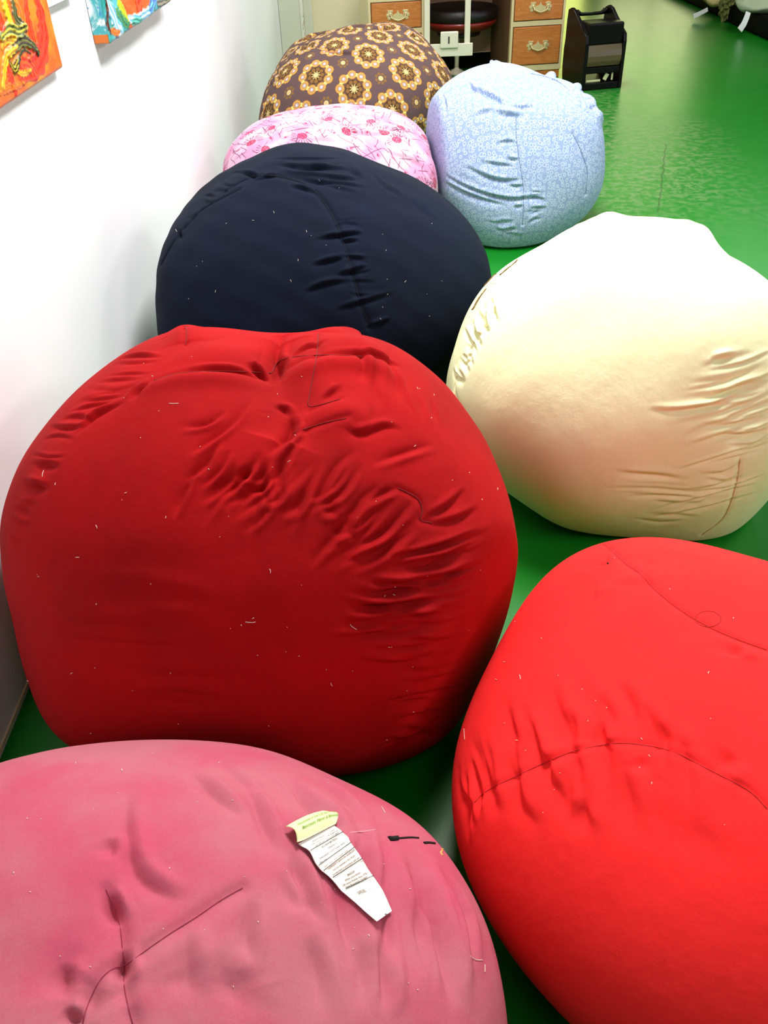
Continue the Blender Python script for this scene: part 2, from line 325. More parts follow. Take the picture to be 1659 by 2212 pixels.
class Bag:
    def __init__(s, key, res, planes=(), lump=.004, seed=1, wk=.8, dk=.9):
        s.key = key; s.res = res; s.prm = FIT[key][0]; s.coef = np.array(FIT[key][1]) / 1000.0
        s.planes = planes; s.wk = wk; s.dk = dk; s.strokes = []; s.lump = lump; s.rs = np.random.RandomState(seed)
        s.waves = [(s.rs.normal(size=3) * k, s.rs.uniform(0, 6.28), a) for k, a in [(3, 1), (3, 1), (4, .8), (5, .8), (7, .5), (7, .5), (9, .4), (11, .3), (13, .3)]]
        cx, cy, a, b, h = s.prm; s.c = np.array([cx, cy, .4 * h])
        d, q = cube_sphere(70); P = s.pos(d); s.bvh = BVHTree.FromPolygons([tuple(v) for v in P], [tuple(f) for f in q])
    def rad(s, D):
        cx, cy, a, b, h = s.prm; p = 2.35
        q = (np.abs(D[:, 0] / a) ** p + np.abs(D[:, 1] / b) ** p) ** (2 / p) + (D[:, 2] / (.6 * h)) ** 2
        r = 1 / np.sqrt(q); out = np.empty(len(D))
        for i in range(0, len(D), 40000):
            K = np.exp((D[i:i + 40000] @ CEN.T - 1) / .32 ** 2); out[i:i + 40000] = K @ s.coef
        return r * np.exp(out)
    def pos(s, D, fine=True):
        R = s.rad(D); P0 = s.c + D * R[:, None]
        disp = np.zeros(len(D))
        for k, ph, a in s.waves: disp += a * np.sin(D @ k + ph)
        disp *= s.lump / 3
        for (pl, w, dep, mode) in s.strokes:
            lo = pl.min(0) - 3.2 * w; hi = pl.max(0) + 3.2 * w
            idx = np.where(((P0 > lo) & (P0 < hi)).all(1))[0]
            if not len(idx): continue
            X = P0[idx]; best = np.full(len(idx), 1e9); bt = np.zeros(len(idx)); sg = np.zeros(len(idx)); Dn = D[idx]
            n = len(pl) - 1
            for j in range(n):
                A = pl[j]; E = pl[j + 1] - A; L = E @ E + 1e-12
                t = np.clip(((X - A) @ E) / L, 0, 1); dd = ((X - A - t[:, None] * E) ** 2).sum(1)
                m = dd < best; best[m] = dd[m]; bt[m] = (j + t[m]) / n
                sg[m] = np.sign((np.cross(E, (X - A)[m]) * Dn[m]).sum(1))
            u = np.sqrt(best) / w
            if mode == 'seam': tp = np.ones(len(u)); pr = -np.exp(-u ** 2)
            elif mode == 'head': tp = (1 - bt) ** .8; pr = -np.exp(-u ** 2) + .5 * np.exp(-((u - 1.7) / .7) ** 2)
            elif mode == 'dent': tp = np.sin(np.pi * np.clip(bt, 0, 1)) ** .5; pr = -np.exp(-u ** 2)
            elif mode == 'bulge': tp = np.sin(np.pi * np.clip(bt, 0, 1)) ** .5; pr = np.exp(-u ** 2)
            else:   # a crease: steep on one side, rolling up into a soft ridge on the other
                v = u * sg; tp = np.sin(np.pi * np.clip(bt, .0, 1)) ** 1.5
                pr = -np.exp(-np.abs(v) ** 1.5 * np.where(v > 0, 1.6, .75)) + .55 * np.exp(-((v - 1.5) / .95) ** 2)
            disp[idx] += dep * tp * pr
        P = P0 + D * disp[:, None]
        w = .02; z = P[:, 2]
        P[:, 2] = np.where(z < w, w * np.exp(np.clip((z - w) / w, -30, 0)), z)
        lim = XW + .006; x = P[:, 0]; w = .02
        P[:, 0] = np.where(x < lim + w, lim + w * np.exp(np.clip((x - lim - w) / w, -30, 0)), x)
        for (m, n) in s.planes:
            n = np.array(n, float); n /= np.linalg.norm(n); t = (P - np.array(m)) @ n; w = .02
            t2 = np.where(t > -w, -w * np.exp(np.clip(-(t + w) / w, -30, 0)), t)
            P += (t2 - t)[:, None] * n
        return P
    def hit(s, x, y):
        d = ray(x, y); h = s.bvh.ray_cast(Vector(CAM), Vector(d))
        if h[0] is None:     # just past the outline: take the nearest point of the cover
            dist = float(np.dot(s.c - CAM, d)); h = s.bvh.find_nearest(Vector(CAM + d * dist))
        return np.array(h[0])
    def path(s, px, per=6):
        return np.array([s.hit(x, y) for x, y in smooth_poly(px, per)])
    def dirs(s, P):   # back from (clamped) surface point to its direction
        D = P - s.c; return D / np.linalg.norm(D, axis=1)[:, None]
    def stroke(s, px, w, dep, mode='fold', per=3):
        if mode == 'fold': w, dep = w * s.wk, dep * s.dk
        P = s.path(px, per); D = s.dirs(P); s.strokes.append((s.c + D * s.rad(D)[:, None], w, dep, mode))
    def fam(s, A, Bp, n, w, dep, jit=6, mode='fold', trim=.25, bow=0):
        A = smooth_poly(A, 8); Bp = smooth_poly(Bp, 8)
        for i in range(n):
            t = (i + s.rs.uniform(.1, .9)) / n
            a = A[int(t * (len(A) - 1))] + s.rs.normal(size=2) * jit * .5; b = Bp[int(t * (len(Bp) - 1))] + s.rs.normal(size=2) * jit * .5
            u0 = s.rs.uniform(0, trim); u1 = 1 - s.rs.uniform(0, trim)
            p0 = a + (b - a) * u0; p1 = a + (b - a) * u1; nrm = np.array([-(b - a)[1], (b - a)[0]]); nrm = nrm / (np.linalg.norm(nrm) + 1e-9)
            mid = (p0 + p1) / 2 + nrm * (bow + s.rs.normal() * jit)
            s.stroke([p0, mid, p1], w * s.rs.uniform(.7, 1.3), dep * s.rs.uniform(.5, 1.3), mode, 3)
    def build(s, label, m, uvaxis=(0, -.62, .78), uvroll=0):
        cx, cy, a, b, h = s.prm
        s.root = empty('bean_bag_chair', (cx, cy, 0))
        tag(s.root, label, 'bean bag', 'bean bag chairs on the green floor')
        D, Q = cube_sphere(s.res); P = s.pos(D)
        me = grid_mesh('cover', P, Q)
        ax = np.array(uvaxis, float); ax /= np.linalg.norm(ax)
        ex = np.cross(ax, [0, 0, 1.]); ex = -ex / np.linalg.norm(ex); ey = np.cross(ax, ex)
        th = np.arccos(np.clip(D @ ax, -1, 1)); px, py = D @ ex, D @ ey; nn = np.hypot(px, py) + 1e-9
        sz = (a + b) / 2 * .95
        U = np.stack([px / nn * th * sz, py / nn * th * sz], 1)
        uv = me.uv_layers.new(name='UVMap'); uv.data.foreach_set('uv', U[Q.ravel()].astype(np.float32).ravel())
        s.cover = link('cover', me, m, s.root)
        d, q = cube_sphere(110); s.bvh = BVHTree.FromPolygons([tuple(v) for v in s.pos(d)], [tuple(f) for f in q])
        return s
    def surf(s, px, lift=0, per=8):
        P = s.path(px, per); D = s.dirs(P); return P, D
    def seam(s, px, m, r=.0009, name='seam', per=8, lift=.0002, dash=0):
        P, D = s.surf(px, per=per); P = P + D * lift
        # even spacing
        L = np.r_[0, np.cumsum(np.linalg.norm(np.diff(P, axis=0), axis=1))]; n = max(4, int(L[-1] / .006))
        t = np.linspace(0, L[-1], n); P = np.stack([np.interp(t, L, P[:, k]) for k in range(3)], 1)
        b = B(); pts = [Vector(p) for p in P]
        if dash:
            for i in range(0, n - 2, 2): b.tube(pts[i:i + 2], r, 5)
        else: b.tube(pts, r, 6)
        return b.done(name, m, s.root)
    def lint(s, spots, n, m, seed=3, box=None):
        r = np.random.RandomState(seed); b = B(); L = [(x, y, a, l) for x, y, a, l in spots]
        for i in range(n):
            x0, y0, x1, y1 = box; L.append((r.uniform(x0, x1), r.uniform(y0, y1), r.uniform(0, 3.1), r.choice([.7, .9, 1.2, 1.6, 2.4])))
        for x, y, a, l in L:
            d = ray(x, y); h = s.bvh.ray_cast(Vector(CAM), Vector(d))
            if h[0] is None: continue
            dx, dy = math.cos(a) * l, math.sin(a) * l
            p = [(x - dx, y - dy), (x + r.normal() * l * .2, y + r.normal() * l * .2), (x + dx, y + dy)]
            P, D = s.surf(p, per=2); P = P + D * .0008
            b.tube([Vector(q) for q in P], .00042, 5)
        return tag(b.done('lint', m, s.root), kind='stuff')
m_lint = mat('pale_lint', (235, 225, 205), .8)
m_thread_dk = mat('black_thread', (12, 8, 8), .9)
m_thread_red = mat('dark_red_thread', (120, 6, 10), .9)
m_thread_sc = mat('scarlet_thread', (170, 18, 22), .9)
m_thread_rose = mat('rose_thread', (150, 40, 70), .9)
m_thread_blue = mat('slate_thread', (110, 125, 160), .9)
m_thread_navy = mat('navy_thread', (2, 4, 12), .9)

# ---- crimson
c = Bag('crimson', 280, planes=[((.19, 1.10, .3), (.8, -.55, 0))], lump=.005, seed=11, wk=.6, dk=.75)
k1 = ((0, 680), .6932)
c.stroke([(622, 728), (600, 790), (632, 870), (600, 950)], .045, .022, 'dent'); c.stroke([(615, 722), (605, 760), (585, 800)], .02, .02, 'dent')
c.stroke([(420, 750), (480, 770), (560, 765)], .05, .012, 'bulge'); c.stroke([(690, 745), (760, 745), (840, 780)], .045, .012, 'bulge')
c.stroke([(300, 845), (390, 822), (480, 820), (590, 822)], .02, .010, 'bulge'); c.stroke([(610, 795), (690, 785), (790, 790), (870, 820)], .02, .010, 'bulge')
c.stroke([(660, 900), (740, 890), (800, 905)], .03, .010, 'bulge')
for p in crop(*k1, [(770, 148), (800, 155), (845, 180)], [(885, 55), (862, 90), (880, 120), (850, 165)], [(900, 290), (915, 320), (905, 365), (870, 405), (830, 445)]):
    c.stroke(p, .014, .024)
for p in crop(*k1, [(905, 110), (960, 90), (1030, 92)], [(990, 125), (1130, 130), (1200, 145), (1260, 165)], [(850, 270), (890, 270), (905, 300)], [(1000, 270), (1040, 240), (1065, 215)],
              [(560, 180), (700, 178), (840, 182)], [(400, 270), (430, 235), (480, 205)], [(230, 380), (300, 310), (400, 270)]):
    c.stroke(p, .011, .011)
for p in crop(*k1, [(790, 250), (720, 340), (640, 400), (580, 440)], [(820, 460), (740, 520), (680, 580), (630, 660)], [(890, 440), (830, 520), (800, 600), (775, 720)],
              [(960, 370), (900, 430), (860, 520), (820, 600)], [(1000, 450), (950, 560), (900, 690)], [(1060, 350), (1120, 375), (1200, 350), (1260, 360)],
              [(1110, 420), (1050, 470), (1000, 560), (960, 640)], [(1200, 520), (1130, 570), (1090, 640), (1000, 740), (960, 800)],
              [(1250, 640), (1180, 690), (1100, 740), (1020, 810)], [(1310, 655), (1200, 740), (1090, 800)], [(1360, 400), (1260, 430), (1150, 470)],
              [(760, 470), (690, 540), (620, 590)], [(700, 300), (640, 340), (560, 350)], [(640, 420), (570, 560), (540, 640)]):
    c.stroke(p, .011, .010)
for p in crop(*k1, [(1320, 640), (1390, 600), (1460, 540)], [(1240, 540), (1190, 560), (1140, 600)], [(1330, 660), (1420, 640), (1500, 600)], [(1250, 800), (1330, 790), (1400, 755), (1480, 715)],
              [(1290, 850), (1380, 830), (1460, 790)], [(1060, 780), (1160, 740), (1290, 680)], [(1060, 960), (1180, 950), (1330, 900)], [(1000, 1010), (1160, 1000), (1300, 960)]):
    c.stroke(p, .010, .012)
c.fam(*crop(*k1, [(1000, 850), (1080, 1020), (1150, 1200), (1180, 1380)], [(1480, 800), (1560, 960), (1540, 1100), (1440, 1290)]), 40, .011, .012, 8, trim=.4, bow=12)
c.fam(*crop(*k1, [(1180, 760), (1250, 900), (1280, 1100), (1260, 1300)], [(1560, 640), (1590, 820), (1560, 1000), (1470, 1200)]), 26, .009, .011, 6, trim=.3, bow=8)
c.fam(*crop(*k1, [(150, 330), (60, 500), (20, 700)], [(320, 330), (170, 520), (80, 760)]), 12, .009, .007, 6)
c.fam(*crop(*k1, [(350, 120), (250, 230), (150, 330)], [(540, 120), (480, 210), (380, 270)]), 8, .009, .007, 6)
c.fam(*crop(*k1, [(1100, 60), (1200, 130), (1350, 250)], [(1130, 260), (1250, 330), (1400, 420)]), 9, .012, .006, 6, trim=.4)
c.fam(*crop(*k1, [(150, 850), (120, 1000), (150, 1250)], [(750, 900), (800, 1050), (850, 1260)]), 12, .02, .005, 14, trim=.5)
c.fam(*crop(*k1, [(900, 380), (1050, 420), (1250, 500), (1350, 620)], [(640, 560), (760, 700), (930, 800), (1060, 880)]), 20, .011, .008, 8, trim=.5, bow=-14)
c.fam(*crop(*k1, [(880, 420), (820, 400), (700, 330)], [(780, 720), (660, 640), (540, 520)]), 12, .012, .008, 8, trim=.4, bow=-10)
seams_c = crop(*k1, [(578, 33), (582, 60), (578, 95)], [(992, 58), (986, 130), (966, 240), (962, 284), (1000, 280), (1062, 262)], [(480, 205), (560, 182), (700, 176), (845, 182)],
               [(845, 182), (880, 140), (990, 126), (1130, 130)], [(1240, 540), (1300, 572), (1316, 612), (1308, 640), (1345, 648)], [(915, 368), (1000, 340), (1080, 322)])
for p in seams_c: c.stroke(p, .006, .003, 'seam')
m_crimson = cloth('crimson_cotton', (166, 5, 11), (128, 3, 8), .5)
c.stroke([(398, 704), (402, 720), (403, 740)], .03, .012, 'bulge'); c.stroke([(700, 718), (740, 716), (780, 722)], .035, .012, 'bulge')
c.build('dark crimson bean bag with puckered top and diagonal wrinkles, against the white wall', m_crimson)
for p in seams_c: c.seam(p, m_thread_red, .0008)
c.lint([(541, 1343, 0, 11), (376, 872, 0, 10), (763, 1354, .7, 9), (94, 1023, 1.8, 7), (168, 1204, 0, 4), (583, 1234, 1.4, 5), (716, 1478, 1.1, 4), (624, 997, 2.6, 4), (209, 1138, 1.2, 4)], 70, m_lint, 5, (60, 760, 1080, 1600))

# ---- navy
c = Bag('navy', 200, lump=.006, seed=12, wk=.7, dk=.8)
k2 = ((300, 280), .4822)
sn = crop(*k2, [(385, 275), (450, 235), (520, 208), (620, 208), (740, 240), (800, 290), (870, 390), (920, 520), (960, 650), (985, 750), (1030, 880)],
          [(450, 265), (300, 345), (220, 420), (150, 510), (100, 600)])
for p in sn: c.stroke(p, .008, .005, 'seam')
for p in crop(*k2, [(780, 500), (860, 482), (960, 468), (1010, 470)], [(770, 615), (850, 590), (940, 575)], [(880, 660), (960, 635), (1030, 615)],
              [(740, 738), (830, 695), (960, 680)], [(880, 815), (1000, 775), (1150, 735)], [(1010, 900), (1080, 870), (1130, 855)], [(520, 235), (560, 210), (620, 205)],
              [(670, 255), (740, 262), (800, 290)], [(450, 190), (500, 200), (530, 215)]):
    c.stroke(p, .009, .014)
c.fam(*crop(*k2, [(560, 130), (600, 190), (700, 225)], [(960, 130), (1050, 220), (1060, 300)]), 9, .010, .008, 5)
c.fam(*crop(*k2, [(820, 400), (880, 560), (930, 760)], [(1000, 400), (1050, 560), (1120, 760)]), 9, .007, .006, 5)
c.fam(*crop(*k2, [(380, 200), (240, 330), (130, 470)], [(500, 200), (330, 350), (160, 560)]), 9, .009, .006, 6)
c.fam(*crop(*k2, [(900, 120), (1100, 220), (1300, 330)], [(1000, 220), (1150, 300), (1330, 420)]), 7, .014, .006, 6)
m_navy = cloth('navy_cotton', (8, 18, 37), (5, 11, 25), .5)
c.build('large navy blue bean bag with a curved seam, behind the crimson one', m_navy)
for p in sn: c.seam(p, m_thread_navy, .0009)
c.lint([(381, 498, 1, 3), (628, 607, 1.2, 3), (547, 476, 0, 2), (690, 390, 1, 2)], 22, m_lint, 6, (370, 380, 1000, 690))

# ---- cream
c = Bag('cream', 250, lump=.006, seed=13, wk=.75, dk=.8)
k3 = ((940, 440), .4334)
c.fam(*crop(*k3, [(300, 430), (190, 530), (120, 680), (80, 860)], [(330, 600), (250, 700), (200, 800), (160, 960)]), 16, .009, .010, 5, trim=.3)
c.fam(*crop(*k3, [(240, 560), (170, 700), (130, 860)], [(330, 520), (230, 660), (170, 760)]), 8, .007, .008, 5, trim=.3)
c.fam(*crop(*k3, [(1150, 870), (1080, 1080), (1200, 1250), (1150, 1400), (1000, 1600)], [(1760, 700), (1780, 850), (1780, 1000), (1750, 1250), (1620, 1440)]), 26, .0085, .0055, 7, trim=.35, bow=10)
c.fam(*crop(*k3, [(1380, 900), (1400, 1100), (1420, 1300)], [(1760, 800), (1780, 1000), (1750, 1200)]), 12, .007, .005, 6, trim=.35, bow=8)
for p in crop(*k3, [(1050, 1030), (1200, 1035), (1400, 1010), (1590, 985)], [(1340, 970), (1450, 940), (1550, 905), (1659, 880)], [(1380, 1120), (1500, 1100), (1659, 1050)],
              [(1380, 1160), (1550, 1150), (1659, 1125)], [(1370, 785), (1430, 770), (1500, 755)], [(690, 110), (700, 160), (680, 230)]):
    c.stroke(p, .009, .012)
c.fam(*crop(*k3, [(700, 1300), (800, 1450), (950, 1600)], [(1350, 1380), (1500, 1480), (1350, 1640)]), 12, .009, .0035, 7, trim=.4)
c.stroke(crop(*k3, [(1250, 120), (1310, 108), (1350, 160)])[0], .035, .018, 'bulge')
c.stroke(crop(*k3, [(720, 90), (840, 62), (940, 75)])[0], .03, .010, 'bulge')
c.stroke(crop(*k3, [(395, 268), (310, 335), (215, 430), (160, 520)])[0], .010, .014, 'dent')
c.stroke(crop(*k3, [(420, 290), (340, 360), (260, 440), (200, 520)])[0], .010, .006, 'bulge')
sq = crop(*k3, [(1520, 1270), (1500, 1400), (1440, 1560), (1330, 1650)], [(110, 860), (95, 930), (120, 1000)])
for p in sq: c.stroke(p, .006, .003, 'seam')
m_creamc = cloth('cream_canvas', (240, 246, 200), (234, 238, 182), .3)
m_thread_cream = mat('cream_thread', (196, 178, 120), .9)
c.build('cream white bean bag with wrinkled sides, beyond the bright scarlet one', m_creamc)
for p in sq: c.seam(p, m_thread_cream, .0008)
c.seam(crop(*k3, [(400, 262), (350, 300), (270, 385), (215, 440), (168, 505)])[0], mat('brown_zip_tape', (110, 84, 40), .8), .0028, 'zip')
c.seam(crop(*k3, [(295, 398), (270, 400), (225, 455), (200, 490)])[0], m_thread_cream, .0009, 'zip_cord')

# ---- pale blue with small white rings
def blue_fn(g, p):
    uv = g.n('ShaderNodeUVMap').outputs[0]
    v = g.vor(uv, 50, .7, dim='2D'); v2 = g.vor(g.scl(uv, (1, 1, 1), (.37, .21, 0)), 62, .8, dim='2D')
    def ring(q, r, w):
        rnd = g.xyz(q.outputs['Color'])[0]
        rr = g.add(r, g.mul(rnd, .12)); return g.ss(g.m('ABSOLUTE', g.sub(q.outputs['Distance'], rr)), w, w * .35)
    f = g.m('MAXIMUM', ring(v, .24, .085), g.mul(ring(v2, .17, .085), .6))
    return g.mix(f, lin((146, 166, 208)), lin((204, 214, 236)))
m_blue = mat('pale_blue_ring_print', (170, 190, 225), .85, spec=.2, bump=[(.3, 900, .0005, 2), (.4, 26, .004, 4)], fn=blue_fn)
c = Bag('blue', 170, planes=[((.245, 3.86, .3), (-1, -.12, 0))], lump=.006, seed=14)
k4 = ((880, 120), .2773)
for p in crop(*k4, [(650, 435), (780, 462), (930, 476)], [(420, 850), (600, 940), (750, 978), (915, 968)], [(250, 900), (400, 1000), (600, 1080), (800, 1122), (950, 1112), (1040, 1090)],
              [(250, 965), (420, 1060), (600, 1130), (820, 1185)], [(430, 240), (560, 280), (700, 350), (770, 400)]):
    c.stroke(p, .012, .018)
for p in crop(*k4, [(680, 690), (780, 672), (860, 690)], [(760, 800), (820, 815), (880, 812)], [(760, 1015), (850, 1022), (910, 1020)], [(820, 1185), (860, 1180), (910, 1180)],
              [(560, 830), (700, 850), (860, 870)], [(470, 190), (500, 250), (540, 300)], [(270, 290), (300, 400), (290, 480)], [(1060, 170), (1180, 200), (1270, 275)], [(640, 60), (600, 100), (590, 140)],
              [(500, 480), (600, 440), (680, 430)], [(1350, 330), (1380, 420), (1440, 480)], [(800, 400), (900, 410), (1000, 390)]):
    c.stroke(p, .010, .011)
c.fam(*crop(*k4, [(910, 1040), (905, 1200), (900, 1360)], [(1080, 1060), (1090, 1180), (1080, 1280)]), 9, .008, .008, 3)
c.fam(*crop(*k4, [(600, 1280), (680, 1380), (800, 1440)], [(880, 1290), (880, 1360), (960, 1430)]), 6, .009, .006, 4)
sb = crop(*k4, [(845, 480), (850, 650), (878, 850), (900, 1000), (903, 1150), (897, 1320)], [(1290, 610), (1350, 740), (1400, 900), (1390, 1080)], [(960, 140), (1080, 165), (1180, 205), (1265, 275)])
for p in sb: c.stroke(p, .008, .005, 'seam')
c.stroke(crop(*k4, [(640, 40), (665, 45), (700, 60)])[0], .016, .022, 'bulge')
c.stroke(crop(*k4, [(640, 75), (650, 85), (660, 90)])[0], .010, .02, 'dent')
for q in ([(1290, 215), (1345, 205), (1370, 250)], [(1450, 470), (1510, 480), (1520, 540)], [(1380, 330), (1420, 350), (1430, 400)], [(1080, 140), (1120, 140), (1160, 160)]):
    c.stroke(crop(*k4, q)[0], .028, .022, 'bulge')
for q in ([(1370, 290), (1395, 320)], [(1430, 400), (1450, 430)]): c.stroke(crop(*k4, q)[0], .02, .012, 'dent')
c.build('pale blue bean bag printed with tiny white rings, in front of the desk', m_blue)
for p in sb: c.seam(p, m_thread_blue, .0011)

# ---- brown with yellow rosettes
def brown_fn(g, p):
    uv = g.n('ShaderNodeUVMap').outputs[0]
    w = g.scl(uv, (1 / .215, 1 / .215, 1), (.12, .31, 0), (0, 0, math.radians(24)))
    x, y, _ = g.xyz(w)
    def tile(ox, oy):
        fx = g.sub(g.m('FRACT', g.add(x, ox)), .5); fy = g.sub(g.m('FRACT', g.add(y, oy)), .5)
        r = g.m('SQRT', g.add(g.mul(fx, fx), g.mul(fy, fy))); a = g.m('ARCTAN2', fy, fx); return r, a
    def fold(r, a, n, off=0):
        t = g.add(g.mul(a, n / (2 * math.pi)), 8.5 + off)
        a2 = g.mul(g.sub(g.m('FRACT', t), .5), 2 * math.pi / n)
        return g.mul(r, g.m('COSINE', a2)), g.mul(r, g.m('SINE', a2))
    def dist(px, py, R):
        dx = g.sub(px, R); return g.m('SQRT', g.add(g.mul(dx, dx), g.mul(py, py)))
    ground = lin((92, 72, 72)); gold = lin((166, 104, 14)); brn = lin((128, 92, 48)); pale = lin((222, 196, 130)); lav = lin((178, 166, 168)); dk = lin((78, 54, 34))
    r, a = tile(0, 0); px, py = fold(r, a, 9)
    d = dist(px, py, .335)
    col = g.mix(g.lt(r, .215), ground, dk)
    ix, iy = fold(r, a, 9, .5); di = dist(ix, iy, .155)
    col = g.mix(g.lt(di, .045), col, brn)
    tick = g.gt(g.m('SINE', g.mul(g.m('ARCTAN2', py, g.sub(px, .335)), 18)), .2)
    col = g.mix(g.lt(d, .113), col, gold)
    col = g.mix(g.mul(g.mul(g.lt(d, .098), g.gt(d, .064)), tick), col, pale)
    col = g.mix(g.lt(d, .048), col, lav); col = g.mix(g.lt(d, .036), col, lin((160, 150, 160))); col = g.mix(g.lt(d, .017), col, (.95, .95, .95))
    # bow ties between the petals
    bx, by = fold(r, a, 9, .5)
    bt = g.mul(g.lt(g.m('ABSOLUTE', by), g.add(.012, g.mul(g.m('ABSOLUTE', g.sub(bx, .33)), .3))), g.lt(g.m('ABSOLUTE', g.sub(bx, .33)), .04))
    col = g.mix(bt, col, lin((250, 226, 130)))
    spike = g.add(.062, g.mul(g.m('SINE', g.mul(a, 16)), .016))
    col = g.mix(g.lt(r, spike), col, pale); col = g.mix(g.mul(g.lt(r, .05), g.gt(g.m('SINE', g.mul(a, 26)), 0)), col, lin((190, 160, 130)))
    sp = dist(*fold(r, a, 9, .5), .09); col = g.mix(g.lt(sp, .012), col, lin((250, 220, 120)))
    r2, a2 = tile(.5, .5)
    q = dist(*fold(r2, a2, 8), .112); col = g.mix(g.lt(q, .035), col, brn)
    col = g.mix(g.lt(r2, g.add(.055, g.mul(g.m('SINE', g.mul(a2, 18)), .008))), col, pale)
    col = g.mix(g.mul(g.lt(r2, .04), g.gt(g.m('SINE', g.mul(a2, 20)), 0)), col, lin((170, 140, 110)))
    return col
m_brown = mat('brown_rosette_print', (120, 90, 60), .85, spec=.2, bump=[(.3, 900, .0005, 2), (.4, 24, .004, 4)], fn=brown_fn)
c = Bag('brown', 160, lump=.008, seed=15)
k5 = ((460, 0), .3255)
for p in crop(*k5, [(690, 320), (800, 350), (900, 358), (960, 362)], [(560, 250), (650, 235), (820, 200)], [(1010, 165), (1100, 190), (1250, 180)], [(850, 215), (950, 175), (1080, 190)],
              [(700, 330), (640, 300), (560, 300)], [(1240, 150), (1290, 210), (1400, 280)], [(1500, 380), (1540, 450), (1570, 520)], [(350, 620), (330, 700), (330, 760)]):
    c.stroke(p, .016, .016)
c.fam(*crop(*k5, [(330, 560), (420, 400), (560, 260)], [(400, 640), (480, 480), (640, 340)]), 6, .014, .008, 5)
sw = crop(*k5, [(690, 320), (760, 345), (830, 348)], [(1180, 150), (1160, 165), (1120, 170)])
m_tb = mat('pink_brown_thread', (196, 140, 110), .9)
c.build('brown bean bag printed with yellow rosettes, furthest away before the desk', m_brown, uvaxis=(0, -.75, .66))
for p in sw: c.seam(p, m_tb, .003)

# ---- pink with poppies
def pink_fn(g, p):
    uv = g.n('ShaderNodeUVMap').outputs[0]; x, y, _ = g.xyz(uv)
    wash = g.noise(uv, 7, 3, .5)
    col = g.mix(g.ss(wash, .4, .65), lin((226, 184, 202)), lin((220, 146, 182)))
    col = g.mix(g.mul(g.ss(g.noise(g.scl(uv, (1, 1, 1), (3, 5, 0)), 6, 2), .6, .75), .5), col, lin((252, 236, 214)))
    # pale ring texture in places
    v = g.vor(uv, 60, .8, dim='2D'); ring = g.mul(g.ss(g.m('ABSOLUTE', g.sub(v.outputs['Distance'], .3)), .07, .03), g.ss(g.noise(uv, 9, 2), .56, .62))
    col = g.mix(g.mul(ring, .45), col, lin((226, 140, 186)))
    # long thin stems
    for rot, off, sc_, th in ((20, 0, 9, .06), (-35, 3, 8, .06), (75, 7, 7, .05), (130, 11, 8, .05)):
        q = g.n('ShaderNodeTexWave', wave_type='BANDS'); g.inp(q, 0, g.scl(uv, (1, 1, 1), (off, off * .3, 0), (0, 0, math.radians(rot))))
        q.inputs['Scale'].default_value = sc_; q.inputs['Distortion'].default_value = 5; q.inputs['Detail'].default_value = 1; q.inputs['Detail Scale'].default_value = .8
        msk = g.ss(g.noise(g.scl(uv, (1, 1, 1), (off * 2, 1, 0)), 10, 1), .53, .57)
        col = g.mix(g.mul(g.mul(g.ss(q.outputs['Fac'], th, .0), msk), .8), col, lin((110, 60, 90)))
    # poppies: fringed red heads with fine rays on one side
    for sc_, off, R in ((6.3, 0, .17), (10, 2.3, .07)):
        uw = g.scl(uv, (sc_, sc_, 1), (off, off * .7, 0))
        vv = g.vor(uw, 1, .75, dim='2D'); ps = vv.outputs['Position']
        q = g.n('ShaderNodeVectorMath', operation='SUBTRACT'); g.inp(q, 0, uw); g.inp(q, 1, ps)
        dx, dy, _ = g.xyz(q.outputs[0]); rnd, rb, _ = g.xyz(vv.outputs['Color'])
        a0 = g.mul(rnd, 6.28)
        ca, sa = g.m('COSINE', a0), g.m('SINE', a0)
        ex = g.add(g.mul(dx, ca), g.mul(dy, sa)); ey = g.mul(g.sub(g.mul(dy, ca), g.mul(dx, sa)), 1.45)
        r = g.m('SQRT', g.add(g.mul(ex, ex), g.mul(ey, ey))); a = g.m('ARCTAN2', ey, ex)
        fr = g.add(R, g.mul(g.noise(uv, 160, 2), .06)); speck = g.noise(uv, 260, 2)
        on = g.lt(rb, .85)
        head = g.mul(g.mul(g.lt(r, g.sub(fr, .03)), on), g.ss(speck, .36, .48))
        rays = g.mul(g.mul(g.mul(g.gt(g.m('SINE', g.mul(a, 20)), .35), g.mul(g.lt(r, g.add(R * 2.1, g.mul(rb, .05))), g.gt(r, R * 1.15))), g.gt(ey, -.02)), on)
        col = g.mix(g.mul(rays, .75), col, lin((120, 50, 80)))
        col = g.mix(head, col, lin((178, 48, 86)))
    return col
m_pink = mat('pink_poppy_print', (245, 200, 220), .85, spec=.2, bump=[(.3, 900, .0005, 2), (.35, 22, .004, 4)], fn=pink_fn)
c = Bag('pink', 160, planes=[((.24, 3.86, .3), (1, .12, 0))], lump=.006, seed=16)
for p in crop(*k5, [(620, 700), (540, 760), (400, 800)], [(1000, 700), (1150, 770), (1300, 790)], [(700, 820), (900, 880), (1150, 900), (1300, 930)], [(600, 960), (720, 930), (850, 960)],
              [(1050, 850), (1180, 850), (1300, 900)], [(500, 900), (640, 830), (760, 800)], [(1100, 1000), (1300, 1060), (1440, 1150)]):
    c.stroke(p, .018, .012)
c.build('light pink bean bag printed with red poppies, between the navy and brown ones', m_pink, uvaxis=(0, -.75, .66))

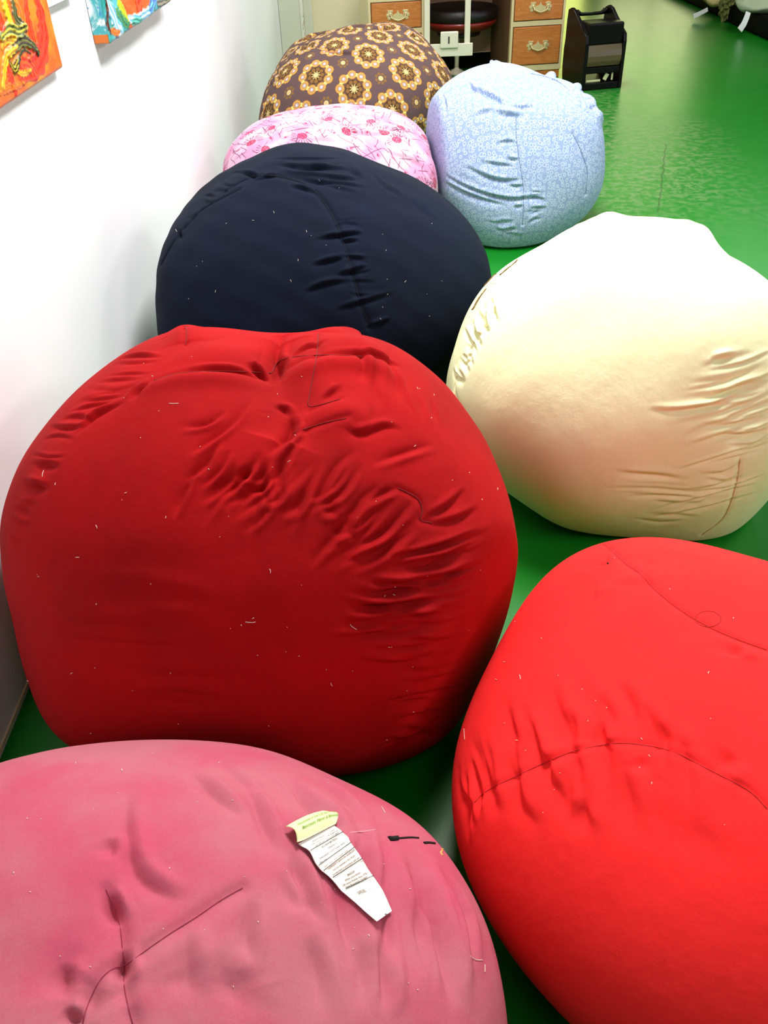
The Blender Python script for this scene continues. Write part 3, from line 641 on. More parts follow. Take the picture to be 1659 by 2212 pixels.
# ---- scarlet
c = Bag('scarlet', 250, planes=[((.19, 1.10, .3), (-.8, .55, 0))], lump=.006, seed=17, wk=.95, dk=.65)
k6 = ((940, 1120), .4938)
s6 = crop(*k6, [(698, 78), (760, 130), (830, 195), (900, 245), (960, 310), (1050, 385), (1150, 450), (1250, 500), (1350, 540), (1450, 575)],
          [(165, 1250), (230, 1190), (350, 1130), (500, 1060), (620, 1015), (780, 985), (900, 990), (1040, 1020), (1200, 1100), (1370, 1190), (1452, 1270)])
for p in s6: c.stroke(p, .006, .003, 'seam')
for p in crop(*k6, [(510, 700), (520, 800), (570, 950), (620, 1120), (645, 1220)], [(375, 860), (420, 980), (480, 1110), (560, 1280), (630, 1400)], [(300, 780), (330, 920), (370, 1010)],
              [(290, 1000), (340, 1150), (380, 1280), (480, 1380)], [(200, 1060), (240, 1200), (285, 1310)], [(690, 740), (760, 860), (790, 960)], [(790, 700), (850, 820), (885, 970)],
              [(580, 830), (600, 900), (600, 1000)], [(680, 880), (700, 960), (690, 1000)], [(640, 1220), (640, 1300), (660, 1390)], [(560, 1090), (580, 1200), (560, 1300)], [(1000, 880), (1020, 960), (1030, 1010)],
              [(1320, 1030), (1270, 1070), (1210, 1100)], [(1330, 545), (1310, 580), (1300, 610)]):
    c.stroke(p, .013, .012)
c.fam(*crop(*k6, [(70, 1080), (120, 950), (180, 800)], [(150, 1500), (200, 1400), (300, 1300)]), 10, .008, .009, 5, trim=.3)
c.fam(*crop(*k6, [(250, 760), (500, 660), (800, 640), (1050, 760)], [(330, 1300), (640, 1450), (900, 1450), (1150, 1400)]), 12, .012, .008, 8, trim=.5, bow=-16)
c.stroke(crop(*k6, [(740, 305), (860, 290), (975, 258)])[0], .014, .010)
c.stroke(crop(*k6, [(700, 330), (800, 300), (900, 290)])[0], .018, .006, 'bulge')
c.stroke(crop(*k6, [(693, 70), (704, 88), (716, 106)])[0], .007, .014, 'dent')
c.fam(*crop(*k6, [(700, 120), (900, 120), (1100, 130)], [(640, 260), (980, 220), (1250, 200)]), 5, .02, .005, 6)
c.fam(*crop(*k6, [(700, 1000), (900, 1100), (1200, 1300)], [(800, 1500), (1050, 1500), (1400, 1600)]), 7, .022, .004, 8)
m_scar = cloth('scarlet_cotton', (246, 44, 44), (240, 30, 32), .3)
c.build('bright scarlet bean bag with two curved seams, nearest on the right', m_scar)
for p in s6: c.seam(p, m_thread_sc, .0006)
circ = [(1195 + 56 * math.cos(t), 440 + 35 * math.sin(t)) for t in np.linspace(0, 6.4, 26)]
c.seam(crop(*k6, circ)[0], m_thread_sc, .0006, 'drawn_circle', per=2)
c.seam(crop(*k6, [(697, 74), (706, 90), (714, 104)])[0], m_thread_dk, .002, 'seam_gap')
c.lint([(1004, 1586, 1.5, 12), (1124, 1463, 1.4, 5), (1090, 1430, 0, 2)], 26, m_lint, 8, (1050, 1200, 1640, 1800))

# ---- rose
c = Bag('rose', 250, lump=.006, seed=18, wk=.75, dk=1.)
k7 = ((0, 1560), .6631)
s7 = crop(*k7, [(270, 983), (275, 955), (295, 900), (330, 835), (370, 802), (408, 792), (480, 740), (560, 685), (640, 635), (720, 580), (790, 540)],
          [(345, 545), (370, 600), (390, 660), (398, 730), (406, 792), (404, 850), (416, 920), (432, 983)])
for p in s7: c.stroke(p, .009, .006, 'seam')
for p in crop(*k7, [(340, 540), (372, 600), (390, 660)], [(950, 415), (975, 480), (1015, 580), (1062, 668)], [(398, 730), (406, 792), (404, 850)], [(200, 935), (235, 962), (275, 980)]):
    c.stroke(p, .009, .013)
for p in crop(*k7, [(610, 155), (700, 230), (810, 325)], [(765, 155), (820, 230), (860, 320), (890, 390), (910, 440)], [(920, 480), (955, 560), (990, 620)], [(960, 190), (1030, 260), (1080, 300), (1115, 360)],
              [(345, 375), (362, 400), (362, 450)], [(1160, 370), (1200, 450), (1235, 570)], [(1270, 410), (1310, 560), (1335, 700), (1350, 900)], [(1010, 690), (1040, 800), (1060, 980)],
              [(1165, 680), (1190, 800), (1180, 950)], [(430, 200), (410, 320), (440, 480), (540, 560), (620, 580)], [(190, 780), (205, 840), (190, 900)], [(830, 560), (810, 680), (820, 800)],
              [(1000, 160), (1100, 230), (1200, 330)], [(1230, 700), (1260, 830), (1250, 960)], [(1430, 500), (1480, 650), (1510, 850)]):
    c.stroke(p, .012, .009)
c.fam(*crop(*k7, [(1040, 180), (1150, 250), (1300, 340), (1420, 420)], [(1130, 960), (1270, 980), (1430, 980), (1590, 970)]), 20, .015, .008, 9, trim=.4, bow=-14)
c.fam(*crop(*k7, [(640, 90), (800, 110), (950, 160)], [(900, 260), (1030, 330), (1200, 420)]), 6, .012, .005, 6)
c.fam(*crop(*k7, [(250, 600), (300, 800), (450, 860)], [(150, 900), (300, 960), (800, 900)]), 6, .03, .005, 14)
c.fam(*crop(*k7, [(500, 620), (700, 700), (800, 760)], [(560, 900), (740, 960), (860, 960)]), 5, .02, .005, 10)
m_rose = cloth('dusty_rose_cotton', (182, 106, 118), (188, 72, 99), .8)
c.build('dusty rose bean bag with a white care label on top, nearest on the left', m_rose)
for p in s7: c.seam(p, m_thread_rose, .0005)
m_thread_pale = mat('pale_pink_thread', (226, 150, 165), .9)
c.seam(crop(*k7, [(1135, 362), (1180, 356), (1225, 350)])[0], m_thread_pale, .0006, 'patch_seam')
c.seam(crop((560, 1700), .2773, [(700, 345), (800, 352), (900, 330)])[0], m_thread_pale, .0004, 'patch_seam')
h8 = ((560, 1700), .2773)
c.seam(crop(*h8, [(1010, 405), (1040, 405), (1075, 400)])[0], m_thread_dk, .0036, 'tear', per=3)
c.seam(crop(*h8, [(1060, 402), (1120, 398), (1180, 394), (1240, 398)])[0], m_thread_dk, .0015, 'tear')
c.seam(crop(*h8, [(1282, 438), (1320, 434), (1365, 440)])[0], m_thread_dk, .0019, 'tear')
c.seam(crop(*h8, [(1420, 485), (1445, 487), (1470, 492)])[0], mat('straw_fleck', (226, 180, 96), .8), .0014, 'fleck')
c.lint([(827, 1750, 1.1, 8), (1046, 2092, 1.6, 8), (1028, 2070, .3, 14)], 40, m_lint, 9, (20, 1620, 1000, 2150))
rose = c
# ------------------------------------------------------------------ care label sewn on the rose bag
def bil(stn, u, v):
    """stn: list of (left, right) crop pixels; v in 0..1 along, u across"""
    k = min(max(v, 0), .99999) * (len(stn) - 1); i = int(k); t = k - i
    L = np.array(stn[i][0]) * (1 - t) + np.array(stn[i + 1][0]) * t
    R = np.array(stn[i][1]) * (1 - t) + np.array(stn[i + 1][1]) * t
    return L * (1 - u) + R * u
LO, LS = (600, 1750), .1507
def lab_pt(p, lift):
    h = rose.hit(LO[0] + p[0] * LS, LO[1] + p[1] * LS); d = h - rose.c; d /= np.linalg.norm(d)
    return h + d * lift
STRIP = [((262, 520), (775, 256)), ((335, 590), (820, 320)), ((400, 655), (862, 385)), ((470, 745), (965, 438)), ((540, 840), (1010, 505)), ((595, 925), (1045, 585)),
         ((715, 1030), (1150, 745)), ((790, 1110), (1230, 865)), ((855, 1205), (1310, 985)), ((1000, 1350), (1432, 1190)), ((1160, 1505), (1500, 1350)), ((1320, 1652), (1556, 1490))]
def strip_lift(u, v): return .0045 + .004 * math.sin(v * 9) ** 2 * (1 - v) + .012 * max(0, v - .55) * (1 - .4 * u)
def sheet(name, fn, nu, nv, thick, m, parent):
    V = []; 
    for j in range(nv + 1):
        for i in range(nu + 1): V.append(fn(i / nu, j / nv))
    V = np.array(V); N = np.array([(v - rose.c) / np.linalg.norm(v - rose.c) for v in V])
    n = len(V); VV = np.vstack([V, V - N * thick]); Q = []
    for j in range(nv):
        for i in range(nu):
            a = j * (nu + 1) + i; b = a + 1; c_ = b + nu + 1; d = a + nu + 1
            Q += [(a, d, c_, b), (a + n, b + n, c_ + n, d + n)]
    edge = [j * (nu + 1) for j in range(nv + 1)]; e2 = [j * (nu + 1) + nu for j in range(nv + 1)]
    e3 = list(range(nu + 1)); e4 = [nv * (nu + 1) + i for i in range(nu + 1)]
    for E_, fl in ((edge, 0), (e2, 1), (e3, 1), (e4, 0)):
        for a, b in zip(E_, E_[1:]): Q.append((a, a + n, b + n, b) if fl else (a, b, b + n, a + n))
    return link(name, grid_mesh(name, VV, Q), m, parent)
m_label = mat('white_label_cloth', (246, 246, 240), .8, spec=.2)
m_flap = mat('pale_green_label_cloth', (226, 242, 180), .8, spec=.2)
m_ink = mat('grey_label_ink', (74, 66, 64), .9); m_ink2 = mat('brown_label_ink', (112, 66, 40), .9); m_inkg = mat('green_label_ink', (112, 152, 34), .9)
lab = sheet('care_label', lambda u, v: lab_pt(bil(STRIP, u, v), strip_lift(u, v)), 10, 44, .0006, m_label, rose.root)
lab['label'] = 'white printed care label'
TOP = [(50, 325), (180, 245), (330, 165), (470, 108), (600, 74), (740, 92)]; BOT = [(205, 548), (300, 515), (420, 450), (540, 385), (660, 318), (778, 256)]
def flap_px(u, v):
    k = min(u, .9999) * 5; i = int(k); t = k - i
    a = np.array(TOP[i]) * (1 - t) + np.array(TOP[i + 1]) * t; b = np.array(BOT[i]) * (1 - t) + np.array(BOT[i + 1]) * t
    return a * (1 - v) + b * v
flap_lift = lambda u, v: .007 + .008 * math.sin(math.pi * min(1, v * 1.0)) * .8 + .003 * (1 - u)
flap = sheet('label_flap', lambda u, v: lab_pt(flap_px(u, v), flap_lift(u, v)), 14, 10, .0006, m_flap, lab)
flap['label'] = 'folded pale green top of the label'
def text_mesh(s):
    cu = bpy.data.curves.new('t', 'FONT'); cu.body = s; cu.size = 1; cu.offset = .018; cu.resolution_u = 2; cu.align_x = 'LEFT'
    o = bpy.data.objects.new('t', cu); COL.objects.link(o)
    dg = bpy.context.evaluated_depsgraph_get(); dg.update()
    me = bpy.data.meshes.new_from_object(o.evaluated_get(dg)); bpy.data.objects.remove(o); bpy.data.curves.remove(cu)
    co = np.array([v.co[:2] for v in me.vertices]); Fc = [tuple(p.vertices) for p in me.polygons]
    bpy.data.meshes.remove(me); return co, Fc
def printed(name, rows, pxf, liftf, m, parent):
    V = []; Fs = []
    for s, u0, u1, v0, vh in rows:
        co, Fc = text_mesh(s); wd = co[:, 0].max() - co[:, 0].min(); off = len(V)
        for x, y in co:
            u = u0 + (x - co[:, 0].min()) / wd * (u1 - u0); v = v0 - y * vh
            V.append(tuple(lab_pt(pxf(u, v), liftf(u, v) + .0015)))
        Fs += [tuple(i + off for i in f) for f in Fc]
    me = bpy.data.meshes.new(name); me.from_pydata(V, [], Fs); return link(name, me, m, parent)
sp = lambda u, v: bil(STRIP, u, v)
r_ = lambda i: i / 11
printed('printing', [('UNDER PENALTY OF LAW', .22, .88, r_(.95), .028), ('THIS TAG NOT TO BE REMOVED', .12, .94, r_(1.4), .028), ('EXCEPT BY THE CONSUMER', .18, .9, r_(1.85), .028),
                     ('ALL NEW MATERIAL', .28, .76, r_(2.45), .028), ('CONSISTING OF', .4, .66, r_(2.95), .024), ('ORGANIC COTTON 100%', .1, .84, r_(3.5), .026), ('REG. NO.', .06, .26, r_(3.92), .022)], sp, strip_lift, m_ink, lab)
printed('printing', [('REG. NO. PA-23000 (NJ)', .08, .8, r_(4.75), .022), ('Certification is made by the manufacturer', .1, .95, r_(5.2), .02), ('that the materials in this article', .16, .86, r_(5.55), .02),
                     ('are described in accordance with law', .06, .92, r_(5.88), .02), ('MADE BY', .38, .62, r_(6.8), .03), ('White Lotus Home', .22, .72, r_(7.2), .028), ('745 Joyce Kilmer Ave, STE 1', .08, .9, r_(7.6), .026),
                     ('New Brunswick, NJ 08901', .12, .84, r_(7.95), .026), ('DATE DEL.', .26, .52, r_(8.75), .028)], sp, strip_lift, m_ink2, lab)
printed('printing', [('Handmade in the USA, Since 1981', .12, .97, .36, .15), ('Mattresses, Pillows & Bedding', .17, .98, .62, .17)], flap_px, flap_lift, m_inkg, lab)
for i, (v0, v1, u0) in enumerate(((r_(2), r_(2), 0), (r_(4), r_(3.95), 0), (r_(5), r_(4.95), 0), (r_(6), r_(6), 0.02), (r_(8), r_(8), .1))):
    b = B(); pts = []
    for u in np.linspace(u0, .99, 14):
        v = v0 + (v1 - v0) * u; pts.append(Vector(lab_pt(sp(u, v), strip_lift(u, v) + .0015)))
    b.tube(pts, .0004, 4); b.done('printed_line', m_ink, lab)

# ------------------------------------------------------------------ paintings
def painted(name, label, y0, y1, z0, z1, xf, painter, side_col, nu, nv):
    root = empty(name, (XW, (y0 + y1) / 2, z0)); tag(root, label, 'painting')
    yy, zz = np.meshgrid(np.linspace(y0, y1, nu + 1), np.linspace(z0, z1, nv + 1), indexing='ij')
    colr, hgt = painter(yy, zz)
    ed = np.minimum(np.minimum(yy - y0, y1 - yy), np.minimum(zz - z0, z1 - zz)); rnd = -.006 * np.clip(1 - ed / .008, 0, 1) ** 2
    V = np.stack([xf + hgt + rnd, yy, zz], -1).reshape(-1, 3)
    ii, jj = np.meshgrid(np.arange(nu), np.arange(nv), indexing='ij'); a = (ii * (nv + 1) + jj).ravel()
    Q = np.stack([a, a + nv + 1, a + nv + 2, a + 1], 1)
    me = grid_mesh('painted_face', V, Q)
    ca = me.color_attributes.new('paint', 'FLOAT_COLOR', 'POINT')
    L = np.where(colr <= .04045, colr / 12.92, ((colr + .055) / 1.055) ** 2.4)
    ca.data.foreach_set('color', np.concatenate([L.reshape(-1, 3), np.ones((L.size // 3, 1))], 1).astype(np.float32).ravel())
    def fn(g, p):
        q = g.n('ShaderNodeVertexColor'); q.layer_name = 'paint'
        return g.mix(g.mul(g.ss(g.noise(g.co(), 120, 3), .4, .7), .05), q.outputs[0], (.9, .85, .7))
    face = link('painted_face', me, mat('oil_paint', (200, 100, 40), .35, spec=.5, bump=[(.5, 90, .002, 4)], fn=fn), root)
    def sfn(g, p):
        c = g.co(); n = g.noise(c, 14, 4, .6, 1.5); n2 = g.noise(g.scl(c, (1, 1, 1), (3, 1, 2)), 30, 3)
        a, b, d, e = [lin(q) for q in side_col]
        x, y, z = g.xyz(c)
        col = g.mix(g.ss(n, .45, .55), a, b); col = g.mix(g.ss(n2, .6, .66), col, d)
        return g.mix(g.lt(z, z0 + .022), col, e)
    B().box((XW + .001, y0 + .0005, z0 + .0005), (xf - .0055, y1 - .0005, z1 - .0005), .002).done('canvas_side', mat('painted_canvas_side', (60, 160, 150), .5, fn=sfn), root)
    return root
def strokes_painter(base, strokes, seed):
    r = np.random.RandomState(seed)
    def f(Y, Z):
        n = np.zeros_like(Y)
        for k in range(6): n += np.sin(Y * r.uniform(20, 90) + Z * r.uniform(20, 90) * r.choice([-1, 1]) + r.uniform(0, 6)) / 6
        C_ = np.ones(Y.shape + (3,)) * np.array(base[0]) / 255.
        t = np.clip(n * 1.6 + .5, 0, 1)[..., None]; C_ = C_ * (1 - t) + np.array(base[1]) / 255. * t
        H_ = np.zeros_like(Y)
        Yw = Y + n * .004; Zw = Z + np.roll(n, 5, 0) * .004
        for pts, w, col, col2, hh in strokes:
            P = smooth_poly(pts, 8); best = np.full(Y.shape, 1e9); sd = np.zeros(Y.shape); tt = np.zeros(Y.shape)
            for j in range(len(P) - 1):
                A = P[j]; E = P[j + 1] - A; L = E @ E + 1e-12
                t = np.clip(((Yw - A[0]) * E[0] + (Zw - A[1]) * E[1]) / L, 0, 1)
                dy = Yw - A[0] - t * E[0]; dz = Zw - A[1] - t * E[1]; d = np.hypot(dy, dz); m = d < best
                best[m] = d[m]; sd[m] = (np.sign(E[0] * dz - E[1] * dy) * d)[m]; tt[m] = (j + t[m]) / len(P)
            ww = w * (.55 + .45 * np.sin(np.pi * np.clip(tt, .05, .95))) * (1 + .15 * np.sin(tt * 40))
            a = np.clip((ww - best) / (.0022), 0, 1)[..., None]
            s = (.5 + .5 * np.sin(sd / w * 9 + tt * 3))[..., None]; cc = np.array(col) / 255. * (1 - s) + np.array(col2) / 255. * s
            C_ = C_ * (1 - a) + cc * a; H_ += a[..., 0] * hh * (.6 + .4 * s[..., 0])
        return np.clip(C_, 0, 1), H_
    return f
RED, ORG, YEL, BLK, GRN, AMB = (222, 20, 6), (222, 84, 8), (226, 200, 10), (14, 14, 6), (48, 72, 14), (206, 128, 10)
# pixel positions of the brush strokes are turned into points of the canvas plane
def wp(xf, *pts): return [tuple(onx(x / 3.95, y / 3.95, xf)[1:]) for x, y in pts]
x1 = XW + .022
S1 = [(wp(x1, (300, -60), (340, 100), (370, 300), (350, 450), (300, 560), (180, 640)), .030, RED, (252, 60, 24), .002),
      (wp(x1, (215, -40), (230, 120), (260, 260), (280, 380), (240, 480)), .018, ORG, RED, .002),
      (wp(x1, (60, 560), (90, 660), (130, 790)), .016, RED, (240, 70, 20), .002), (wp(x1, (170, 540), (240, 560), (300, 640)), .018, RED, ORG, .002),
      (wp(x1, (150, 60), (180, 150), (190, 220)), .02, AMB, ORG, .001), (wp(x1, (120, 590), (180, 640), (250, 600)), .008, YEL, AMB, .002),
      (wp(x1, (90, -40), (110, 60), (130, 160), (190, 220)), .013, BLK, (120, 130, 60), .004), (wp(x1, (30, -40), (40, 60), (70, 160), (100, 230)), .014, YEL, (200, 200, 30), .004),
      (wp(x1, (0, 320), (60, 260), (140, 270), (215, 240)), .014, GRN, (210, 200, 60), .005), (wp(x1, (60, 470), (110, 410), (180, 350), (250, 370), (310, 460)), .013, BLK, (110, 120, 40), .005),
      (wp(x1, (20, 740), (30, 600), (50, 480), (120, 400)), .010, YEL, AMB, .004), (wp(x1, (80, 540), (110, 590), (130, 560), (150, 500)), .010, YEL, BLK, .004),
      (wp(x1, (150, 590), (150, 500), (200, 430), (250, 450)), .005, BLK, GRN, .003), (wp(x1, (0, 120), (10, 180), (5, 240)), .012, RED, ORG, .002),
      (wp(x1, (10, 400), (50, 340), (110, 330)), .010, AMB, YEL, .003), (wp(x1, (0, 800), (80, 760), (200, 720)), .008, AMB, ORG, .002)]
painted('wall_painting', 'orange and red abstract painting with black and yellow swirls, leftmost on the wall', 1.72, 2.27, .980, 1.62, x1,
        strokes_painter(((214, 92, 6), (206, 130, 14)), S1, 4), ((230, 150, 40), (240, 120, 30), (250, 60, 20), (230, 140, 40)), 300, 320)
x2 = -.724
CY_, WH, TEAL = (84, 176, 226), (238, 246, 250), (20, 134, 124)
S2 = [(wp(x2, (1150, -120), (1060, 20), (1110, 90), (1200, 100), (1260, 30), (1240, -80)), .05, ORG, (252, 90, 30), .002), (wp(x2, (1150, -60), (1170, 20), (1190, -40)), .035, ORG, RED, .002),
      (wp(x2, (990, -60), (1020, 60), (1060, 140), (1080, 190)), .022, YEL, (150, 190, 50), .003), (wp(x2, (960, 60), (1020, 130), (1060, 190), (1090, 210)), .016, (90, 150, 50), TEAL, .002),
      (wp(x2, (900, -20), (930, 80), (970, 160), (1000, 240), (1030, 260)), .030, WH, CY_, .004), (wp(x2, (1090, 170), (1180, 160), (1260, 110), (1320, 40)), .018, CY_, WH, .003),
      (wp(x2, (1120, 200), (1200, 170)), .014, TEAL, (60, 190, 180), .001), (wp(x2, (1270, 80), (1300, 0), (1340, -60)), .022, (40, 90, 180), CY_, .003), (wp(x2, (1340, 20), (1400, 0), (1460, -40)), .02, (160, 150, 130), (60, 80, 90), .003),
      (wp(x2, (940, 262), (970, 272), (1010, 268)), .010, (216, 130, 40), ORG, .001), (wp(x2, (880, -60), (905, 60), (925, 200), (945, 290)), .007, (120, 40, 24), BLK, .001)]
painted('wall_painting', 'blue, white and teal abstract painting with an orange disc, right of the orange painting', 2.637, 3.55, .975, 1.60, x2,
        strokes_painter(((30, 146, 140), (70, 180, 200)), S2, 9), ((236, 246, 250), (70, 180, 190), (60, 150, 200), (224, 120, 40)), 380, 260)
b = B().box((XW + .001, 2.10, 1.104), (XW + .018, 2.50, 1.50), .002)
tag(b.done('blank_canvas', mat('white_primed_canvas', (240, 240, 238), .7), None), 'blank white canvas hanging between the two bright paintings', 'canvas')

# ------------------------------------------------------------------ desk
m_dcream = mat('cream_desk_paint', (226, 208, 160), .45, spec=.4)
m_din = mat('brown_desk_inside', (120, 84, 52), .7)
m_panel = mat('pinkish_brown_panel', (190, 146, 118), .6)
def wood_fn(g, p):
    c = g.scl(g.co(), (1.2, 1, 9)); n = g.noise(c, 7, 5, .6, 1.2)
    col = g.mix(g.ss(n, .35, .7), lin((205, 128, 62)), lin((186, 106, 44)))
    return g.mix(g.mul(g.ss(g.noise(g.co(), 40, 3), .62, .7), .3), col, lin((222, 170, 110)))
m_wood = mat('orange_pine_drawer', (200, 120, 56), .45, fn=wood_fn, bump=[(.2, 60, .001, 3)])
m_groove = mat('dark_drawer_edge', (120, 70, 34), .7)
m_brass = mat('pale_brass', (224, 208, 156), .35, metal=.3)
m_blk0 = mat('black_shade_board', (8, 7, 6), .9, spec=.1)
DR = empty('writing_desk', (1.408, 7.10, 0), math.radians(7.0)); tag(DR, 'cream desk with orange wooden drawers and ornate pulls, against the far cream wall', 'desk')
def dk(o): return local(o, DR)
dk(B().box((-1.47, -.02, .735), (.03, .64, .765), .006).done('desk_top', m_wood))
for x0 in (-.405, -1.455):
    w = .405; x1_ = x0 + w
    b = B()
    b.box((x0, 0, .055), (x0 + .018, .62, .735), .003); b.box((x1_ - .018, 0, .055), (x1_, .62, .735), .003)
    b.box((x0 + .018, .60, .055), (x1_ - .018, .62, .735))
    for z0, z1 in ((.055, .092), (.352, .384), (.556, .586), (.712, .735)): b.box((x0 + .018, .001, z0), (x1_ - .018, .6, z1))
    ped = dk(b.done('pedestal', m_dcream))
    bb = dk(B().box((x0 + .006, .01, 0), (x1_ - .006, .60, .0545), .003).done('plinth', m_wood))
    for z0, z1 in ((.094, .350), (.386, .554), (.588, .710)):
        dr = B().box((x0 + .024, -.006, z0 + .004), (x1_ - .024, .016, z1 - .004), .004).done('drawer', m_wood)
        dk(dr)
        e = B()
        for a, c_ in (((x0 + .019, z0 + .001), (x0 + .024, z1 - .001)), ((x1_ - .024, z0 + .001), (x1_ - .019, z1 - .001)), ((x0 + .024, z0 + .001), (x1_ - .024, z0 + .004)), ((x0 + .024, z1 - .004), (x1_ - .024, z1 - .001))):
            e.box((a[0], .006, a[1]), (c_[0], .02, c_[1]))
        eo = e.done('drawer_gap', m_groove); eo.parent = dr; eo.matrix_parent_inverse = Matrix.Identity(4)
        cx_ = (x0 + x1_) / 2 + .01; cz = (z0 + z1) / 2 + .005
        h = B()
        for s_ in (-1, 1):
            for (ax_, az, rr) in ((.060, .018, .014), (.072, -.002, .012), (.050, .004, .011), (.064, -.022, .011), (.044, .022, .008)):
                h.box((cx_ + s_ * ax_ - rr, -.011, cz + az - rr * .8), (cx_ + s_ * ax_ + rr, -.006, cz + az + rr * .8), .002)
            h.lathe([(.0085, -.006), (.0085, .004), (.004, .008)], (cx_ + s_ * .055, -.012, cz + .006), 10)
        h.prism([(cx_ - .05, cz - .012), (cx_ - .026, cz - .030), (cx_, cz - .044), (cx_ + .026, cz - .030), (cx_ + .05, cz - .012), (cx_ + .03, cz + .002), (cx_ + .012, cz + .006), (cx_, cz + .028), (cx_ - .012, cz + .006), (cx_ - .03, cz + .002)], 1, -.010, -.006, .001)
        h.tube([(cx_ - .055, -.016, cz + .004), (cx_ - .048, -.024, cz - .018), (cx_ - .02, -.028, cz - .030), (cx_, -.029, cz - .034), (cx_ + .02, -.028, cz - .030), (cx_ + .048, -.024, cz - .018), (cx_ + .055, -.016, cz + .004)], .0042, 8)
        ho = h.done('drawer_pull', m_brass); ho.parent = dr; ho.matrix_parent_inverse = Matrix.Identity(4)
dk(B().box((-1.05, .585, .105), (-.405, .60, .735)).done('back_panel', m_panel))
dk(B().box((-1.05, .56, .0), (-.405, .58, .104)).done('shade_board', m_blk0))  # black board added for the shade in the gap under the back panel
dk(B().box((-.409, .03, .056), (-.4055, .58, .734)).done('inner_side', m_din))

# stool in the kneehole
SX, SY = .650, 7.34
st = empty('stool', (SX, SY, 0)); tag(st, 'round black and maroon padded stool on a cream post, in the kneehole of the desk', 'stool')
B().lathe([(.02, .383), (.275, .381), (.288, .39), (.292, .42), (.288, .452), (.272, .466), (.20, .474), (.10, .477), (.01, .478)], (SX, SY, 0), 48).done('seat', mat('black_leather', (20, 8, 8), .45, bump=[(.3, 30, .004, 3)]), st)
B().lathe([(.02, .300), (.17, .300), (.235, .322), (.275, .352), (.289, .3805), (.02, .3808)], (SX, SY, 0), 48).done('seat_shell', mat('maroon_leather', (128, 20, 14), .35, spec=.5, coat=.2, bump=[(.3, 30, .004, 3)]), st)
B().lathe([(.02, .275), (.16, .275), (.17, .2995), (.02, .2999)], (SX, SY, 0), 32).done('seat_plate', mat('dark_steel', (20, 18, 18), .4), st)
m_offw = mat('off_white_enamel', (232, 224, 196), .4)
B().lathe([(.017, .03), (.017, .12), (.02, .125), (.02, .274)], (SX - .012, SY, 0), 20).done('post', m_offw, st)
B().lathe([(.060, 0), (.064, .008), (.060, .022), (.035, .036), (.02, .042), (.018, .05)], (SX - .012, SY, 0), 28).done('foot', m_offw, st)

# white adjustable stand before the kneehole
m_whitew = mat('white_stand_paint', (232, 226, 204), .45, spec=.4)
sd = empty('adjustable_stand', (.53, 6.9, 0)); tag(sd, 'white frame stand with a crossbar, slotted bracket and knob, before the desk kneehole', 'stand')
for xa, xb, z0 in ((.362, .402, .0), (.652, .692, .203)):
    B().box((xa, 6.885, z0), (xb, 6.915, 1.35), .004).done('post', m_whitew, sd)
B().box((.33, 6.8845, 1.10), (.72, 6.912, 1.16), .004).done('top_bar', m_whitew, sd)
B().box((.34, 6.868, .206), (.712, 6.8848, .288), .004).done('crossbar', m_whitew, sd)
B().box((.30, 6.60, 0), (.361, 6.93, .04), .006).done('foot', m_whitew, sd)
br = B().box((.476, 6.845, .262), (.604, 6.8675, .368), .008, seg=3).done('bracket', m_whitew, sd)
B().box((.531, 6.842, .292), (.541, 6.8455, .338), .002).done('slot', mat('black_slot', (14, 12, 10), .8), br)
kb = B().box((-.028, -.011, -.028), (.028, .011, .028), .008, seg=3).done('knob', m_whitew, None)
for v in kb.data.vertices: v.co = Matrix.Rotation(math.radians(14), 3, 'Y') @ v.co + Vector((.524, 6.832, .240))
kb.parent = br; kb.matrix_parent_inverse = Matrix.Translation(-sd.location)
br_c = B().lathe([(.012, -.004), (.014, 0), (.012, .003)], (0, 0, 0), 16).done('knob_cap', m_whitew, None)
for v in br_c.data.vertices: v.co = Matrix.Rotation(math.radians(90), 3, 'X') @ v.co + Vector((.524, 6.8195, .240))
br_c.parent = br; br_c.matrix_parent_inverse = Matrix.Translation(-sd.location)

# ------------------------------------------------------------------ black case with a carry handle
m_blk = mat('glossy_black_plastic', (5, 3, 3), .38, spec=.2)
m_blk2 = mat('dark_olive_gloss', (92, 78, 52), .3, spec=.5)
CR = empty('carry_case', (1.470, 6.575, 0), math.radians(12.5)); tag(CR, 'glossy black plastic case with a carry handle, on the floor beside the desk', 'case')
def ck(o): return local(o, CR)
side = [(.0, .0), (.0, .30), (.012, .345), (.07, .37), (.25, .475), (.30, .485), (.345, .47), (.355, .40), (.35, .28), (.37, .22), (.37, .10), (.35, 0)]
for x0, x1_ in ((-.004, .022), (.278, .304)):
    ck(B().prism(side, 0, x0, x1_, .004).done('side_panel', m_blk))
ck(B().box((.022, .012, .285), (.278, .20, .418), .012, seg=3).done('head_box', m_blk))
b = B(); pr = [(.006 + .022 * math.cos(t) ** 1 * -1 + .02, .145 + .07 * (t / 1.57)) for t in (0,)]
front = [(.05, .145), (.018, .15), (.004, .18), (.0, .215), (.006, .25), (.02, .283), (.05, .284)]
ck(B().prism(front, 0, .0225, .2775, .002).done('curved_front', m_blk2))
ck(B().box((.022, .05, .10), (.278, .33, .284), .01).done('inner_drum', m_blk))
ck(B().box((.022, .004, .0), (.278, .33, .045), .006).done('base', m_blk))
ck(B().box((.022, .008, .105), (.278, .06, .144), .004).done('lower_rail', m_blk))
ck(B().tube([(.02, .30, .45), (.05, .30, .45), (.075, .30, .44), (.15, .30, .437), (.225, .30, .44), (.25, .30, .45), (.28, .30, .45)], [.020, .020, .012, .010, .012, .020, .020], 14).done('handle', m_blk))
